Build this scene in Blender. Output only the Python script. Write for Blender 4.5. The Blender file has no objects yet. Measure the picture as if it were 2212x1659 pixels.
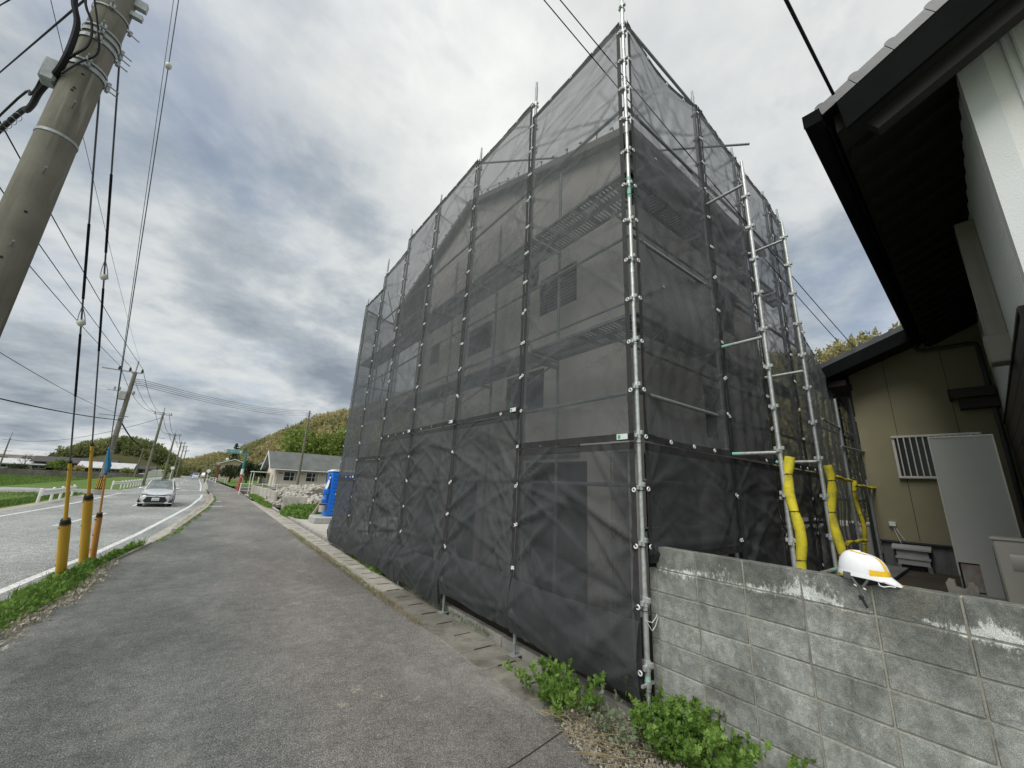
import bpy, math, random
import numpy as np
from mathutils import Vector, Matrix

scene = bpy.context.scene
COL = scene.collection
RAD = math.radians
random.seed(7)

# ------------------------------------------------------------------ camera
cam_d = bpy.data.cameras.new("camera")
cam = bpy.data.objects.new("camera", cam_d)
COL.objects.link(cam)
def _cam():
    F, CX, CY = 830.0, 1106.0, 829.5
    up = Vector((150.0, -3085.0, 830.0)).normalized()
    v = Vector((457 - CX, 1020 - CY, F)); v = (v - up * v.dot(up)).normalized()
    x = v.cross(up)
    if x.x < 0: x = -x
    right = Vector((x[0], v[0], up[0])); down = Vector((x[1], v[1], up[1])); fwd = Vector((x[2], v[2], up[2]))
    m = Matrix((right, -down, -fwd)).transposed().to_4x4()
    m.translation = Vector((0, 0, 1.92))
    cam.matrix_world = m
    cam_d.sensor_width = 36.0
    cam_d.lens = F / 2212.0 * 36.0
    cam_d.clip_start = 0.05; cam_d.clip_end = 3000
_cam()
scene.camera = cam

# ------------------------------------------------------------------ world
SUN_EL, SUN_DIR = 52.0, Vector((-0.62, -0.22, 0.0)).normalized()
sun_az = math.atan2(SUN_DIR.x, SUN_DIR.y)
world = bpy.data.worlds.new("World"); scene.world = world
world.use_nodes = True
wn = world.node_tree; wn.nodes.clear()
def N(nt, typ, **kw):
    n = nt.nodes.new(typ)
    for k, v in kw.items():
        if k == 'ins':
            for a, b in v.items():
                if isinstance(b, bpy.types.NodeSocket): nt.links.new(b, n.inputs[a])
                else: n.inputs[a].default_value = b
        else: setattr(n, k, v)
    return n
def MATH(nt, op, a, b=None, c=None, clamp=False):
    n = nt.nodes.new('ShaderNodeMath'); n.operation = op; n.use_clamp = clamp
    for i, s in enumerate((a, b, c)):
        if s is None: continue
        if isinstance(s, bpy.types.NodeSocket): nt.links.new(s, n.inputs[i])
        else: n.inputs[i].default_value = s
    return n.outputs[0]
def RAMP(nt, fac, stops, interp='LINEAR'):
    n = nt.nodes.new('ShaderNodeValToRGB'); n.color_ramp.interpolation = interp
    cr = n.color_ramp
    while len(cr.elements) < len(stops): cr.elements.new(0.5)
    for e, (p, c) in zip(cr.elements, stops):
        e.position = p; e.color = (*c, 1) if len(c) == 3 else c
    nt.links.new(fac, n.inputs[0]); return n.outputs[0]
def MIX(nt, fac, a, b, blend='MIX'):
    n = nt.nodes.new('ShaderNodeMix'); n.data_type = 'RGBA'; n.blend_type = blend
    for k, s in ((0, fac), (6, a), (7, b)):
        if isinstance(s, bpy.types.NodeSocket): nt.links.new(s, n.inputs[k])
        elif k == 0: n.inputs[0].default_value = s
        else: n.inputs[k].default_value = (*s, 1) if len(s) == 3 else s
    return n.outputs[2]
def NOISE(nt, vec, scale, detail=4, rough=0.55, dist=0.0, out=0):
    n = nt.nodes.new('ShaderNodeTexNoise'); n.inputs['Scale'].default_value = scale
    n.inputs['Detail'].default_value = detail; n.inputs['Roughness'].default_value = rough
    n.inputs['Distortion'].default_value = dist
    if vec is not None: nt.links.new(vec, n.inputs['Vector'])
    return n.outputs[out]
def g(v): return (v, v, v)

tc = N(wn, 'ShaderNodeTexCoord')
dirv = tc.outputs['Generated']
sep = N(wn, 'ShaderNodeSeparateXYZ', ins={0: dirv})
zc = MATH(wn, 'MAXIMUM', sep.outputs[2], 0.0)
den = MATH(wn, 'ADD', zc, 0.22)
cx = MATH(wn, 'DIVIDE', sep.outputs[0], den); cy = MATH(wn, 'DIVIDE', sep.outputs[1], den)
cuv = N(wn, 'ShaderNodeCombineXYZ', ins={0: cx, 1: cy, 2: 3.7}).outputs[0]
sky = N(wn, 'ShaderNodeTexSky', sky_type='NISHITA', sun_disc=False, sun_elevation=RAD(SUN_EL), sun_rotation=sun_az)
sky.air_density = 1.0; sky.dust_density = 1.5; sky.ozone_density = 1.0
bg_sky = N(wn, 'ShaderNodeBackground', ins={0: sky.outputs[0], 1: 0.07})
n_big = NOISE(wn, cuv, 0.8, 2, 0.5, 0.1)
n_mid = NOISE(wn, cuv, 1.55, 8, 0.60, 0.05)
n_gap = NOISE(wn, cuv, 1.5, 6, 0.58, 0.25)
def glow(dx, dy, dz, power):
    v = Vector((dx, dy, dz)).normalized()
    n = wn.nodes.new('ShaderNodeVectorMath'); n.operation = 'DOT_PRODUCT'
    wn.links.new(dirv, n.inputs[0]); n.inputs[1].default_value = v
    return MATH(wn, 'POWER', MATH(wn, 'MAXIMUM', n.outputs['Value'], 0.0), power)
g1 = glow(0.356, 0.706, 0.612, 40.0)
g2 = glow(0.251, 0.476, 0.843, 14.0)
g3 = glow(0.598, 0.31, 0.739, 14.0)
dk = glow(-0.074, 0.97, 0.232, 16.0)
dk2 = glow(0.807, 0.159, 0.568, 30.0)
br = MATH(wn, 'ADD', MATH(wn, 'MULTIPLY', n_big, 0.6), MATH(wn, 'MULTIPLY', n_mid, 1.7))
br = MATH(wn, 'ADD', br, -0.575)
for gl, k in ((g1, 0.26), (g2, 0.05), (g3, 0.05), (dk, -0.34), (dk2, -0.16)):
    br = MATH(wn, 'MULTIPLY_ADD', gl, k, br)
hz = MATH(wn, 'POWER', MATH(wn, 'SUBTRACT', 1.0, zc, clamp=True), 16.0)
br = MATH(wn, 'MULTIPLY_ADD', hz, 0.10, br)
ccol = RAMP(wn, br, [(0.08, (0.155, 0.182, 0.215)), (0.33, (0.27, 0.30, 0.325)), (0.50, (0.40, 0.418, 0.425)), (0.66, (0.455, 0.468, 0.462)), (0.92, (0.565, 0.575, 0.565))])
bg_cl = N(wn, 'ShaderNodeBackground', ins={0: ccol, 1: 0.93})
gapb = glow(-0.311, 0.777, 0.547, 10.0)
gapc = glow(0.918, 0.122, 0.378, 90.0)
gapd = glow(-0.095, 0.727, 0.68, 60.0)
gv = MATH(wn, 'MULTIPLY_ADD', gapb, 0.075, n_gap)
gv = MATH(wn, 'MULTIPLY_ADD', gapc, 0.22, gv)
gv = MATH(wn, 'MULTIPLY_ADD', gapd, 0.13, gv)
mask = RAMP(wn, gv, [(0.57, g(0.0)), (0.80, g(0.6))])
mx = N(wn, 'ShaderNodeMixShader', ins={0: mask, 1: bg_cl.outputs[0], 2: bg_sky.outputs[0]})
out = N(wn, 'ShaderNodeOutputWorld', ins={0: mx.outputs[0]})

# ------------------------------------------------------------------ sun
sd = bpy.data.lights.new("sun", 'SUN'); sd.energy = 1.5; sd.angle = RAD(38); sd.color = (1.0, 0.965, 0.91)
sun = bpy.data.objects.new("sun", sd); COL.objects.link(sun)
tosun = Vector((SUN_DIR.x * math.cos(RAD(SUN_EL)), SUN_DIR.y * math.cos(RAD(SUN_EL)), math.sin(RAD(SUN_EL))))
sun.rotation_euler = tosun.to_track_quat('Z', 'Y').to_euler()

vs = scene.view_settings
vs.view_transform = 'Standard'; vs.look = 'None'; vs.gamma = 1.0; vs.use_curve_mapping = False; vs.exposure = 0.85
scene.cycles.transparent_max_bounces = 24
scene.cycles.max_bounces = 6
scene.cycles.use_denoising = True

# ------------------------------------------------------------------ materials
def mat(name, build):
    m = bpy.data.materials.new(name); m.use_nodes = True
    nt = m.node_tree; nt.nodes.clear()
    out = nt.nodes.new('ShaderNodeOutputMaterial')
    sh = build(nt)
    if isinstance(sh, tuple): nt.links.new(sh[0], out.inputs[0])
    else: nt.links.new(sh, out.inputs[0])
    return m
def BSDF(nt, col, rough=0.7, metal=0.0, bump=None, bs=0.3, bd=0.01, spec=0.4, coat=0.0, alpha=None):
    b = nt.nodes.new('ShaderNodeBsdfPrincipled')
    if isinstance(col, bpy.types.NodeSocket): nt.links.new(col, b.inputs['Base Color'])
    else: b.inputs['Base Color'].default_value = (*col, 1)
    if isinstance(rough, bpy.types.NodeSocket): nt.links.new(rough, b.inputs['Roughness'])
    else: b.inputs['Roughness'].default_value = rough
    b.inputs['Metallic'].default_value = metal
    b.inputs['Specular IOR Level'].default_value = spec
    b.inputs['Coat Weight'].default_value = coat
    if bump is not None:
        bn = nt.nodes.new('ShaderNodeBump'); bn.inputs['Strength'].default_value = bs; bn.inputs['Distance'].default_value = bd
        nt.links.new(bump, bn.inputs['Height']); nt.links.new(bn.outputs[0], b.inputs['Normal'])
    return b.outputs[0]
def POS(nt, scale=None):
    gme = nt.nodes.new('ShaderNodeNewGeometry')
    if scale is None: return gme.outputs['Position']
    mp = nt.nodes.new('ShaderNodeMapping'); mp.inputs['Scale'].default_value = scale
    nt.links.new(gme.outputs['Position'], mp.inputs[0]); return mp.outputs[0]
def OBJV(nt, scale=None):
    t = nt.nodes.new('ShaderNodeTexCoord')
    if scale is None: return t.outputs['Object']
    mp = nt.nodes.new('ShaderNodeMapping'); mp.inputs['Scale'].default_value = scale
    nt.links.new(t.outputs['Object'], mp.inputs[0]); return mp.outputs[0]
def RND(nt): return nt.nodes.new('ShaderNodeObjectInfo').outputs['Random']
def varied(name, c1, c2, scale=3.0, rough=0.7, metal=0.0, bs=0.2, bscale=None, spec=0.4, stretch=None, detail=5, coat=0.0, rnd=0.0):
    def f(nt):
        p = POS(nt, stretch)
        n = NOISE(nt, p, scale, detail, 0.6)
        f_ = RAMP(nt, n, [(0.3, g(0)), (0.7, g(1))])
        c = MIX(nt, f_, c1, c2)
        if rnd: c = MIX(nt, 1.0, c, MIX(nt, RND(nt), g(1 - rnd), g(1 + rnd * 0.6)), 'MULTIPLY')
        b = NOISE(nt, p, bscale or scale * 6, 3)
        return BSDF(nt, c, rough, metal, b, bs, 0.01, spec, coat)
    return mat(name, f)
M = {}
def asphalt(name, c1, c2, brown, grain=170.0, scuffs=()):
    def f(nt):
        p = POS(nt)
        s = NOISE(nt, p, grain, 3, 0.8)
        v = nt.nodes.new('ShaderNodeTexVoronoi'); v.inputs['Scale'].default_value = grain * 0.55
        nt.links.new(p, v.inputs['Vector'])
        big = NOISE(nt, p, 0.55, 5, 0.6, 0.4)
        c = MIX(nt, RAMP(nt, big, [(0.35, g(0)), (0.65, g(1))]), c1, c2)
        sx = nt.nodes.new('ShaderNodeSeparateXYZ'); nt.links.new(p, sx.inputs[0])
        side = MATH(nt, 'ADD', sx.outputs[0], MATH(nt, 'MULTIPLY', NOISE(nt, p, 0.9, 4), 1.4))
        sm = RAMP(nt, MATH(nt, 'MULTIPLY', side, 0.3), [(0.30, g(0)), (0.55, g(1))])
        c = MIX(nt, sm, c, brown)
        fl = RAMP(nt, s, [(0.38, g(0.2)), (0.5, g(0.95)), (0.64, g(2.5))])
        c = MIX(nt, 0.85, c, MIX(nt, 1.0, c, fl, 'MULTIPLY'))
        fl2 = RAMP(nt, NOISE(nt, p, 26, 3, 0.8), [(0.38, g(0.68)), (0.62, g(1.35))])
        c = MIX(nt, 0.7, c, MIX(nt, 1.0, c, fl2, 'MULTIPLY'))
        agg = RAMP(nt, v.outputs['Distance'], [(0.05, g(1.6)), (0.22, g(0.95))])
        c = MIX(nt, 0.4, c, MIX(nt, 1.0, c, agg, 'MULTIPLY'))
        pt_ = NOISE(nt, POS(nt, (1, .5, 1)), 0.32, 3, 0.5)
        c = MIX(nt, 1.0, c, RAMP(nt, pt_, [(0.40, g(0.82)), (0.50, g(1.0)), (0.62, g(1.18))]), 'MULTIPLY')
        # dusty pale stains, streaked along the walking direction
        st = NOISE(nt, POS(nt, (0.8, 0.35, 1)), 1.1, 6, 0.65)
        c = MIX(nt, RAMP(nt, st, [(0.50, g(0)), (0.72, g(0.45))]), c, (0.32, 0.31, 0.285))
        mot = NOISE(nt, p, 5.5, 6, 0.75)
        c = MIX(nt, 0.9, c, MIX(nt, 1.0, c, RAMP(nt, mot, [(0.3, g(0.72)), (0.7, g(1.3))]), 'MULTIPLY'))
        dots = RAMP(nt, NOISE(nt, p, 42, 1, 0.4), [(0.76, g(0)), (0.80, g(0.8))])
        c = MIX(nt, dots, c, (0.42, 0.41, 0.37))
        if scuffs:                                            # pale clay scuffs trodden into the footway
            sm2 = None
            for (qx, qy, qr) in scuffs:
                vm = nt.nodes.new('ShaderNodeVectorMath'); vm.operation = 'DISTANCE'; nt.links.new(p, vm.inputs[0]); vm.inputs[1].default_value = (qx, qy, 0)
                w_ = RAMP(nt, vm.outputs['Value'], [(0.0, g(0.24)), (qr, g(0.0))]); sm2 = w_ if sm2 is None else MATH(nt, 'MAXIMUM', sm2, w_)
            sm2 = RAMP(nt, MATH(nt, 'ADD', NOISE(nt, p, 21, 5, 0.75), sm2), [(0.68, g(0)), (0.76, g(0.6))])
            c = MIX(nt, sm2, c, (0.50, 0.475, 0.34))
        h = MATH(nt, 'ADD', s, MATH(nt, 'MULTIPLY', v.outputs['Distance'], 0.8))
        return BSDF(nt, c, 0.9, 0, h, 0.75, 0.006, 0.25)
    return mat(name, f)
M['sidewalk'] = asphalt('sidewalk_asphalt', (0.106, 0.113, 0.109), (0.150, 0.155, 0.149), (0.170, 0.163, 0.153), 105, ((1.30, 4.05, .13), (1.64, 4.02, .12), (1.5, 4.25, .16), (1.46, 7.37, .25), (1.9, 3.8, .12), (0.75, 5.6, .10)))
M['road'] = asphalt('road_asphalt', (0.225, 0.238, 0.232), (0.26, 0.272, 0.264), (0.245, 0.252, 0.246), 45)
def f_paint(nt):
    p = POS(nt); n = NOISE(nt, p, 9, 6, 0.7)
    c = MIX(nt, RAMP(nt, n, [(0.42, g(0)), (0.62, g(1))]), (0.72, 0.73, 0.72), (0.45, 0.45, 0.44))
    b = BSDF(nt, c, 0.7); t = nt.nodes.new('ShaderNodeBsdfTransparent').outputs[0]
    m = nt.nodes.new('ShaderNodeMixShader')
    nt.links.new(RAMP(nt, NOISE(nt, p, 16, 4, 0.7), [(0.60, g(0)), (0.66, g(0.8))]), m.inputs[0])
    nt.links.new(b, m.inputs[1]); nt.links.new(t, m.inputs[2]); return m.outputs[0]
M['paint'] = mat('road_paint', f_paint)
def concrete(name, c1, c2, dark, scale=2.5, stain=0.6, rnd=0.0, bs=0.35):
    def f(nt):
        p = POS(nt)
        a = NOISE(nt, p, scale, 6, 0.65); b = NOISE(nt, p, scale * 14, 4, 0.6); fine = NOISE(nt, p, 230, 2, 0.6)
        c = MIX(nt, RAMP(nt, a, [(0.32, g(0)), (0.68, g(1))]), c1, c2)
        c = MIX(nt, MATH(nt, 'MULTIPLY', RAMP(nt, b, [(0.45, g(0)), (0.7, g(1))]), 0.25), c, dark)
        d = NOISE(nt, POS(nt, (1, 1, 0.35)), scale * 0.9, 7, 0.7, 0.6)
        c = MIX(nt, MATH(nt, 'MULTIPLY', RAMP(nt, d, [(0.47, g(0)), (0.64, g(1))]), stain), c, dark)
        c = MIX(nt, 0.55, c, MIX(nt, 1.0, c, RAMP(nt, fine, [(0.3, g(0.6)), (0.7, g(1.4))]), 'MULTIPLY'))
        if rnd: c = MIX(nt, 1.0, c, MIX(nt, RND(nt), g(1 - rnd), g(1 + rnd)), 'MULTIPLY')
        return BSDF(nt, c, 0.92, 0, MATH(nt, 'ADD', b, fine), bs, 0.008, 0.2)
    return mat(name, f)
M['gutter'] = concrete('gutter_concrete', (0.34, 0.325, 0.285), (0.44, 0.42, 0.37), (0.17, 0.155, 0.125), 2.2, 0.5, 0.08)
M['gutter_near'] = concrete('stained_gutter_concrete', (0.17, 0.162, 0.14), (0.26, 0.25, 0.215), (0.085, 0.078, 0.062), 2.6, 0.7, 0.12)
M['kerb'] = concrete('kerb_concrete', (0.33, 0.325, 0.30), (0.42, 0.41, 0.38), (0.15, 0.14, 0.12), 3.0, 0.5, 0.1)
M['slab'] = concrete('lot_concrete', (0.42, 0.405, 0.365), (0.50, 0.48, 0.435), (0.26, 0.245, 0.21), 0.9, 0.4)
M['lwall'] = concrete('retaining_concrete', (0.42, 0.40, 0.35), (0.52, 0.50, 0.45), (0.15, 0.14, 0.12), 1.6, 0.6, 0.08)
M['grey_wall'] = concrete('grey_stone_wall', (0.15, 0.14, 0.125), (0.19, 0.18, 0.16), (0.09, 0.085, 0.08), 0.5, 0.6)
M['foundation'] = concrete('foundation_concrete', (0.17, 0.18, 0.18), (0.22, 0.23, 0.23), (0.08, 0.085, 0.085), 1.3, 0.6)
def f_block(nt):
    p = POS(nt)
    a = NOISE(nt, p, 3.1, 7, 0.68, 0.3); b = NOISE(nt, p, 38, 4, 0.65); fine = NOISE(nt, p, 260, 2, 0.7)
    c = MIX(nt, RAMP(nt, a, [(0.33, g(0)), (0.66, g(1))]), (0.235, 0.248, 0.232), (0.34, 0.355, 0.332))
    c = MIX(nt, 1.0, c, MIX(nt, RND(nt), g(0.80), g(1.13)), 'MULTIPLY')
    sx = nt.nodes.new('ShaderNodeSeparateXYZ'); nt.links.new(p, sx.inputs[0])
    # damp dark staining: strongest on the weathered top course, running down in tongues
    d = NOISE(nt, POS(nt, (1, 1, 0.45)), 2.3, 6, 0.7, 0.8)
    top = RAMP(nt, sx.outputs[2], [(0.0, g(0)), (1.0, g(1))])
    topw = RAMP(nt, MATH(nt, 'SUBTRACT', sx.outputs[2], 0.75), [(0.30, g(0)), (0.56, g(0.30))])
    dm = RAMP(nt, MATH(nt, 'ADD', d, MATH(nt, 'MULTIPLY', topw, 0.55)), [(0.50, g(0)), (0.68, g(1))])
    c = MIX(nt, MATH(nt, 'MULTIPLY', dm, 0.68), c, (0.10, 0.105, 0.092))
    bw = RAMP(nt, NOISE(nt, p, 1.9, 4, 0.6, 0.5), [(0.60, g(0)), (0.75, g(0.4))])
    c = MIX(nt, bw, c, (0.17, 0.145, 0.10))
    # lime bloom creeping from the joints below the top course
    e1 = NOISE(nt, POS(nt, (1, 1, 0.5)), 42, 5, 0.75); e2 = NOISE(nt, p, 2.4, 3, 0.5)
    zb = RAMP(nt, MATH(nt, 'ABSOLUTE', MATH(nt, 'SUBTRACT', MATH(nt, 'MULTIPLY_ADD', NOISE(nt, p, 5.0, 3), 0.16, sx.outputs[2]), 1.365)), [(0.0, g(0.20)), (0.055, g(0.07)), (0.12, g(0))])
    em = RAMP(nt, MATH(nt, 'ADD', MATH(nt, 'MULTIPLY_ADD', e2, 0.6, MATH(nt, 'MULTIPLY', e1, 0.5)), zb), [(0.70, g(0)), (0.77, g(0.9))])
    c = MIX(nt, em, c, (0.62, 0.65, 0.63))
    e3 = RAMP(nt, MATH(nt, 'MULTIPLY_ADD', NOISE(nt, p, 1.2, 2), 0.5, MATH(nt, 'MULTIPLY', NOISE(nt, p, 60, 4, 0.8), 0.5)), [(0.60, g(0)), (0.72, g(0.6))])
    c = MIX(nt, e3, c, (0.55, 0.60, 0.58))
    c = MIX(nt, 0.8, c, MIX(nt, 1.0, c, RAMP(nt, fine, [(0.3, g(0.40)), (0.7, g(1.65))]), 'MULTIPLY'))
    c = MIX(nt, 0.8, c, MIX(nt, 1.0, c, RAMP(nt, NOISE(nt, p, 13, 6, 0.8, 0.4), [(0.33, g(0.55)), (0.66, g(1.4))]), 'MULTIPLY'))
    return BSDF(nt, c, 0.93, 0, MATH(nt, 'ADD', b, fine), 0.6, 0.008, 0.2)
M['block'] = mat('weathered_block', f_block)
M['mortar'] = concrete('mortar', (0.26, 0.25, 0.215), (0.40, 0.385, 0.33), (0.10, 0.095, 0.085), 4.0, 0.7)
M['ground'] = varied('field_soil', (0.13, 0.135, 0.05), (0.10, 0.15, 0.045), 0.35, 0.95, bs=0.5, bscale=6)
def f_field(nt):
    p = POS(nt, (0.35, 1.6, 1))
    n = NOISE(nt, p, 0.28, 7, 0.65); m2 = NOISE(nt, POS(nt), 5, 5, 0.7)
    c = RAMP(nt, n, [(0.3, (0.07, 0.13, 0.028)), (0.5, (0.105, 0.175, 0.04)), (0.7, (0.17, 0.19, 0.07))])
    c = MIX(nt, 0.6, c, MIX(nt, 1.0, c, RAMP(nt, m2, [(0.3, g(0.5)), (0.7, g(1.5))]), 'MULTIPLY'))
    return BSDF(nt, c, 0.95, 0, m2, 0.8, 0.1, 0.1)
M['field'] = mat('green_field', f_field)
M['earth'] = varied('bare_earth', (0.045, 0.038, 0.030), (0.085, 0.074, 0.058), 2.0, 0.95, bs=0.7)
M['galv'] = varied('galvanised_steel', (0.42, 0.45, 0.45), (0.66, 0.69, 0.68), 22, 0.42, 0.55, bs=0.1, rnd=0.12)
M['galv_dark'] = varied('dull_shaded_steel', (0.25, 0.28, 0.285), (0.37, 0.40, 0.41), 18, 0.55, 0.4, bs=0.1, rnd=0.15)  # dull hardware; also paints in the dimness of posts behind the mesh
M['steel_grey'] = varied('plank_steel', (0.22, 0.24, 0.25), (0.33, 0.35, 0.36), 9, 0.5, 0.5, bs=0.1)
M['green_band'] = varied('green_tape', (0.22, 0.5, 0.42), (0.35, 0.62, 0.52), 30, 0.5)
def f_net(nt, OPEN=0.575, K=1.0):
    geo = nt.nodes.new('ShaderNodeNewGeometry')
    dp = nt.nodes.new('ShaderNodeVectorMath'); dp.operation = 'DOT_PRODUCT'
    nt.links.new(geo.outputs['Incoming'], dp.inputs[0]); nt.links.new(geo.outputs['Normal'], dp.inputs[1])
    ct = MATH(nt, 'MAXIMUM', MATH(nt, 'ABSOLUTE', dp.outputs['Value']), 0.42)
    # a woven sheet covers part of its area with thread; the path through it lengthens as it is seen at a slant
    oi = nt.nodes.new('ShaderNodeObjectInfo').outputs['Random']
    openness = MATH(nt, 'MULTIPLY_ADD', oi, 0.04, OPEN)
    fa = nt.nodes.new('ShaderNodeAttribute'); fa.attribute_name = 'fold'
    openness = MATH(nt, 'MULTIPLY', openness, MATH(nt, 'SUBTRACT', 1.0, MATH(nt, 'MULTIPLY', fa.outputs['Fac'], 0.46)))
    wv = NOISE(nt, OBJV(nt), 3.0, 4, 0.6)
    openness = MATH(nt, 'MULTIPLY_ADD', wv, 0.03, MATH(nt, 'SUBTRACT', openness, 0.015))
    tr = MATH(nt, 'POWER', openness, MATH(nt, 'DIVIDE', 1.0, ct))
    wa = nt.nodes.new('ShaderNodeTexWave'); wa.inputs['Scale'].default_value = 60
    c = RAMP(nt, NOISE(nt, OBJV(nt, (1, 1, 0.25)), 6, 5, 0.6), [(0.3, (0.100 * K, 0.110 * K, 0.118 * K)), (0.7, (0.135 * K, 0.146 * K, 0.155 * K))])
    d = BSDF(nt, c, 0.62, 0, NOISE(nt, OBJV(nt), 260, 2), 0.4, 0.002, 0.35)
    tl = nt.nodes.new('ShaderNodeBsdfTranslucent'); tl.inputs[0].default_value = (0.13, 0.135, 0.14, 1)
    a = nt.nodes.new('ShaderNodeMixShader'); a.inputs[0].default_value = 0.3
    nt.links.new(d, a.inputs[1]); nt.links.new(tl.outputs[0], a.inputs[2])
    t = nt.nodes.new('ShaderNodeBsdfTransparent')
    m = nt.nodes.new('ShaderNodeMixShader'); nt.links.new(tr, m.inputs[0])
    nt.links.new(a.outputs[0], m.inputs[1]); nt.links.new(t.outputs[0], m.inputs[2])
    return m.outputs[0]
M['net'] = mat('black_mesh', f_net)
M['net_shaded'] = mat('shaded_black_mesh', lambda nt: f_net(nt, 0.415, 0.66))  # less open, darker copy: shade behind the lower sheets put into the cloth
M['net_hem'] = varied('black_hem', (0.02, 0.021, 0.022), (0.035, 0.036, 0.038), 20, 0.7)
M['white'] = varied('white_plastic', (0.78, 0.79, 0.79), (0.70, 0.71, 0.71), 8, 0.4, bs=0.03)
M['tag'] = varied('white_tag', (0.72, 0.76, 0.74), (0.62, 0.68, 0.66), 40, 0.5)
M['tag_green'] = varied('green_print', (0.05, 0.32, 0.2), (0.06, 0.36, 0.22), 40, 0.5)
M['black'] = varied('black_rubber', (0.012, 0.012, 0.013), (0.022, 0.022, 0.024), 12, 0.55)
M['cord'] = varied('cord_white', (0.6, 0.62, 0.6), (0.5, 0.52, 0.5), 30, 0.8)
M['stucco'] = varied('pinkish_stucco', (0.52, 0.485, 0.455), (0.61, 0.57, 0.54), 1.2, 0.92, bs=0.5, bscale=60)
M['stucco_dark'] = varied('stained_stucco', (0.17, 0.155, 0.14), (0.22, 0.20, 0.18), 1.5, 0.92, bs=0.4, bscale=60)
M['column'] = varied('bare_column_stucco', (0.50, 0.465, 0.43), (0.58, 0.54, 0.50), 1.5, 0.92, bs=0.4, bscale=50)
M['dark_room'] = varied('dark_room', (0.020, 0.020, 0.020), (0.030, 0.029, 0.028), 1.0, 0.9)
M['shutter'] = varied('shutter_grey', (0.13, 0.12, 0.115), (0.17, 0.16, 0.15), 2.0, 0.6)
M['timber'] = varied('weathered_timber', (0.20, 0.17, 0.13), (0.30, 0.26, 0.20), 3.0, 0.85, stretch=(1, 1, 0.2), bs=0.4)
def f_foam(nt):
    p = POS(nt); n = NOISE(nt, p, 7, 6, 0.7); f2 = NOISE(nt, p, 120, 3, 0.7)
    c = MIX(nt, RAMP(nt, n, [(0.44, g(0)), (0.66, g(0.75))]), (0.76, 0.66, 0.045), (0.34, 0.29, 0.05))
    c = MIX(nt, RAMP(nt, f2, [(0.66, g(0)), (0.72, g(0.5))]), c, (0.2, 0.17, 0.03))
    return BSDF(nt, c, 0.75, 0, f2, 0.4, 0.004, 0.3)
M['foam'] = mat('yellow_foam', f_foam)
M['guard_yellow'] = varied('yellow_plastic', (0.62, 0.36, 0.035), (0.70, 0.44, 0.05), 3, 0.45, stretch=(1, 1, 0.15), bs=0.05)
M['guard_orange'] = varied('faded_orange_plastic', (0.55, 0.27, 0.07), (0.62, 0.33, 0.10), 4, 0.5)
def f_pole(nt):
    p = POS(nt); z = POS(nt, (1, 1, 0.06))
    c = MIX(nt, RAMP(nt, NOISE(nt, p, 2.2, 6, 0.65), [(0.3, g(0)), (0.7, g(1))]), (0.155, 0.148, 0.122), (0.215, 0.205, 0.172))
    st = RAMP(nt, NOISE(nt, z, 9, 5, 0.6), [(0.50, g(0)), (0.66, g(0.75))])
    c = MIX(nt, st, c, (0.10, 0.095, 0.075))
    st2 = RAMP(nt, NOISE(nt, z, 13, 3, 0.5, 0.2), [(0.62, g(0)), (0.70, g(0.5))])
    c = MIX(nt, st2, c, (0.34, 0.33, 0.30))
    fine = NOISE(nt, p, 190, 2, 0.7)
    c = MIX(nt, 0.5, c, MIX(nt, 1.0, c, RAMP(nt, fine, [(0.3, g(0.7)), (0.7, g(1.3))]), 'MULTIPLY'))
    return BSDF(nt, c, 0.85, 0, fine, 0.3, 0.004, 0.3)
M['pole'] = mat('pole_concrete', f_pole)
M['wire'] = varied('black_cable', (0.010, 0.010, 0.013), (0.014, 0.014, 0.018), 5, 0.7, spec=0.15)
M['guy'] = varied('guy_wire', (0.10, 0.11, 0.13), (0.14, 0.15, 0.17), 5, 0.45, 0.5)
M['insul'] = varied('porcelain', (0.55, 0.54, 0.50), (0.65, 0.64, 0.6), 8, 0.25)
M['roof_black'] = varied('black_roof_metal', (0.006, 0.0065, 0.007), (0.010, 0.011, 0.012), 2.0, 0.9, bs=0.05, spec=0.03)
M['soffit'] = varied('shaded_soffit_timber', (0.006, 0.005, 0.004), (0.010, 0.008, 0.006), 3.0, 0.8)  # near-black: the deep shade under the eaves is put into the colour
M['tile'] = varied('grey_roof_tile', (0.065, 0.07, 0.078), (0.10, 0.105, 0.115), 3.0, 0.35, bs=0.1, rnd=0.12)
def f_siding(nt, lin=False):
    p = POS(nt); n = NOISE(nt, p, 55, 4, 0.7, 1.2)
    c = MIX(nt, RAMP(nt, NOISE(nt, p, 1.5, 4), [(0.3, g(0)), (0.7, g(1))]), (0.76, 0.77, 0.75), (0.82, 0.83, 0.81))
    return BSDF(nt, c, 0.65, 0, n, 0.8, 0.006, 0.3)
M['siding'] = mat('white_stucco_siding', f_siding)
M['ribbed'] = varied('ribbed_siding', (0.60, 0.63, 0.64), (0.66, 0.685, 0.69), 2.0, 0.6, bs=0.3, bscale=80)
M['olive'] = varied('olive_render', (0.26, 0.24, 0.155), (0.31, 0.29, 0.19), 0.9, 0.88, bs=0.25, bscale=90)
M['beige_duct'] = varied('beige_plastic', (0.26, 0.25, 0.215), (0.30, 0.285, 0.25), 3, 0.5, bs=0.05)
M['brown_dark'] = varied('dark_brown_boards', (0.020, 0.017, 0.014), (0.032, 0.027, 0.022), 3, 0.55, stretch=(1, 1, 6))
M['pipe_dark'] = varied('downpipe_grey', (0.045, 0.050, 0.055), (0.060, 0.066, 0.072), 3, 0.45)
M['panel_white'] = varied('enamel_panel', (0.55, 0.56, 0.53), (0.60, 0.605, 0.575), 1.2, 0.35, bs=0.03)
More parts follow.
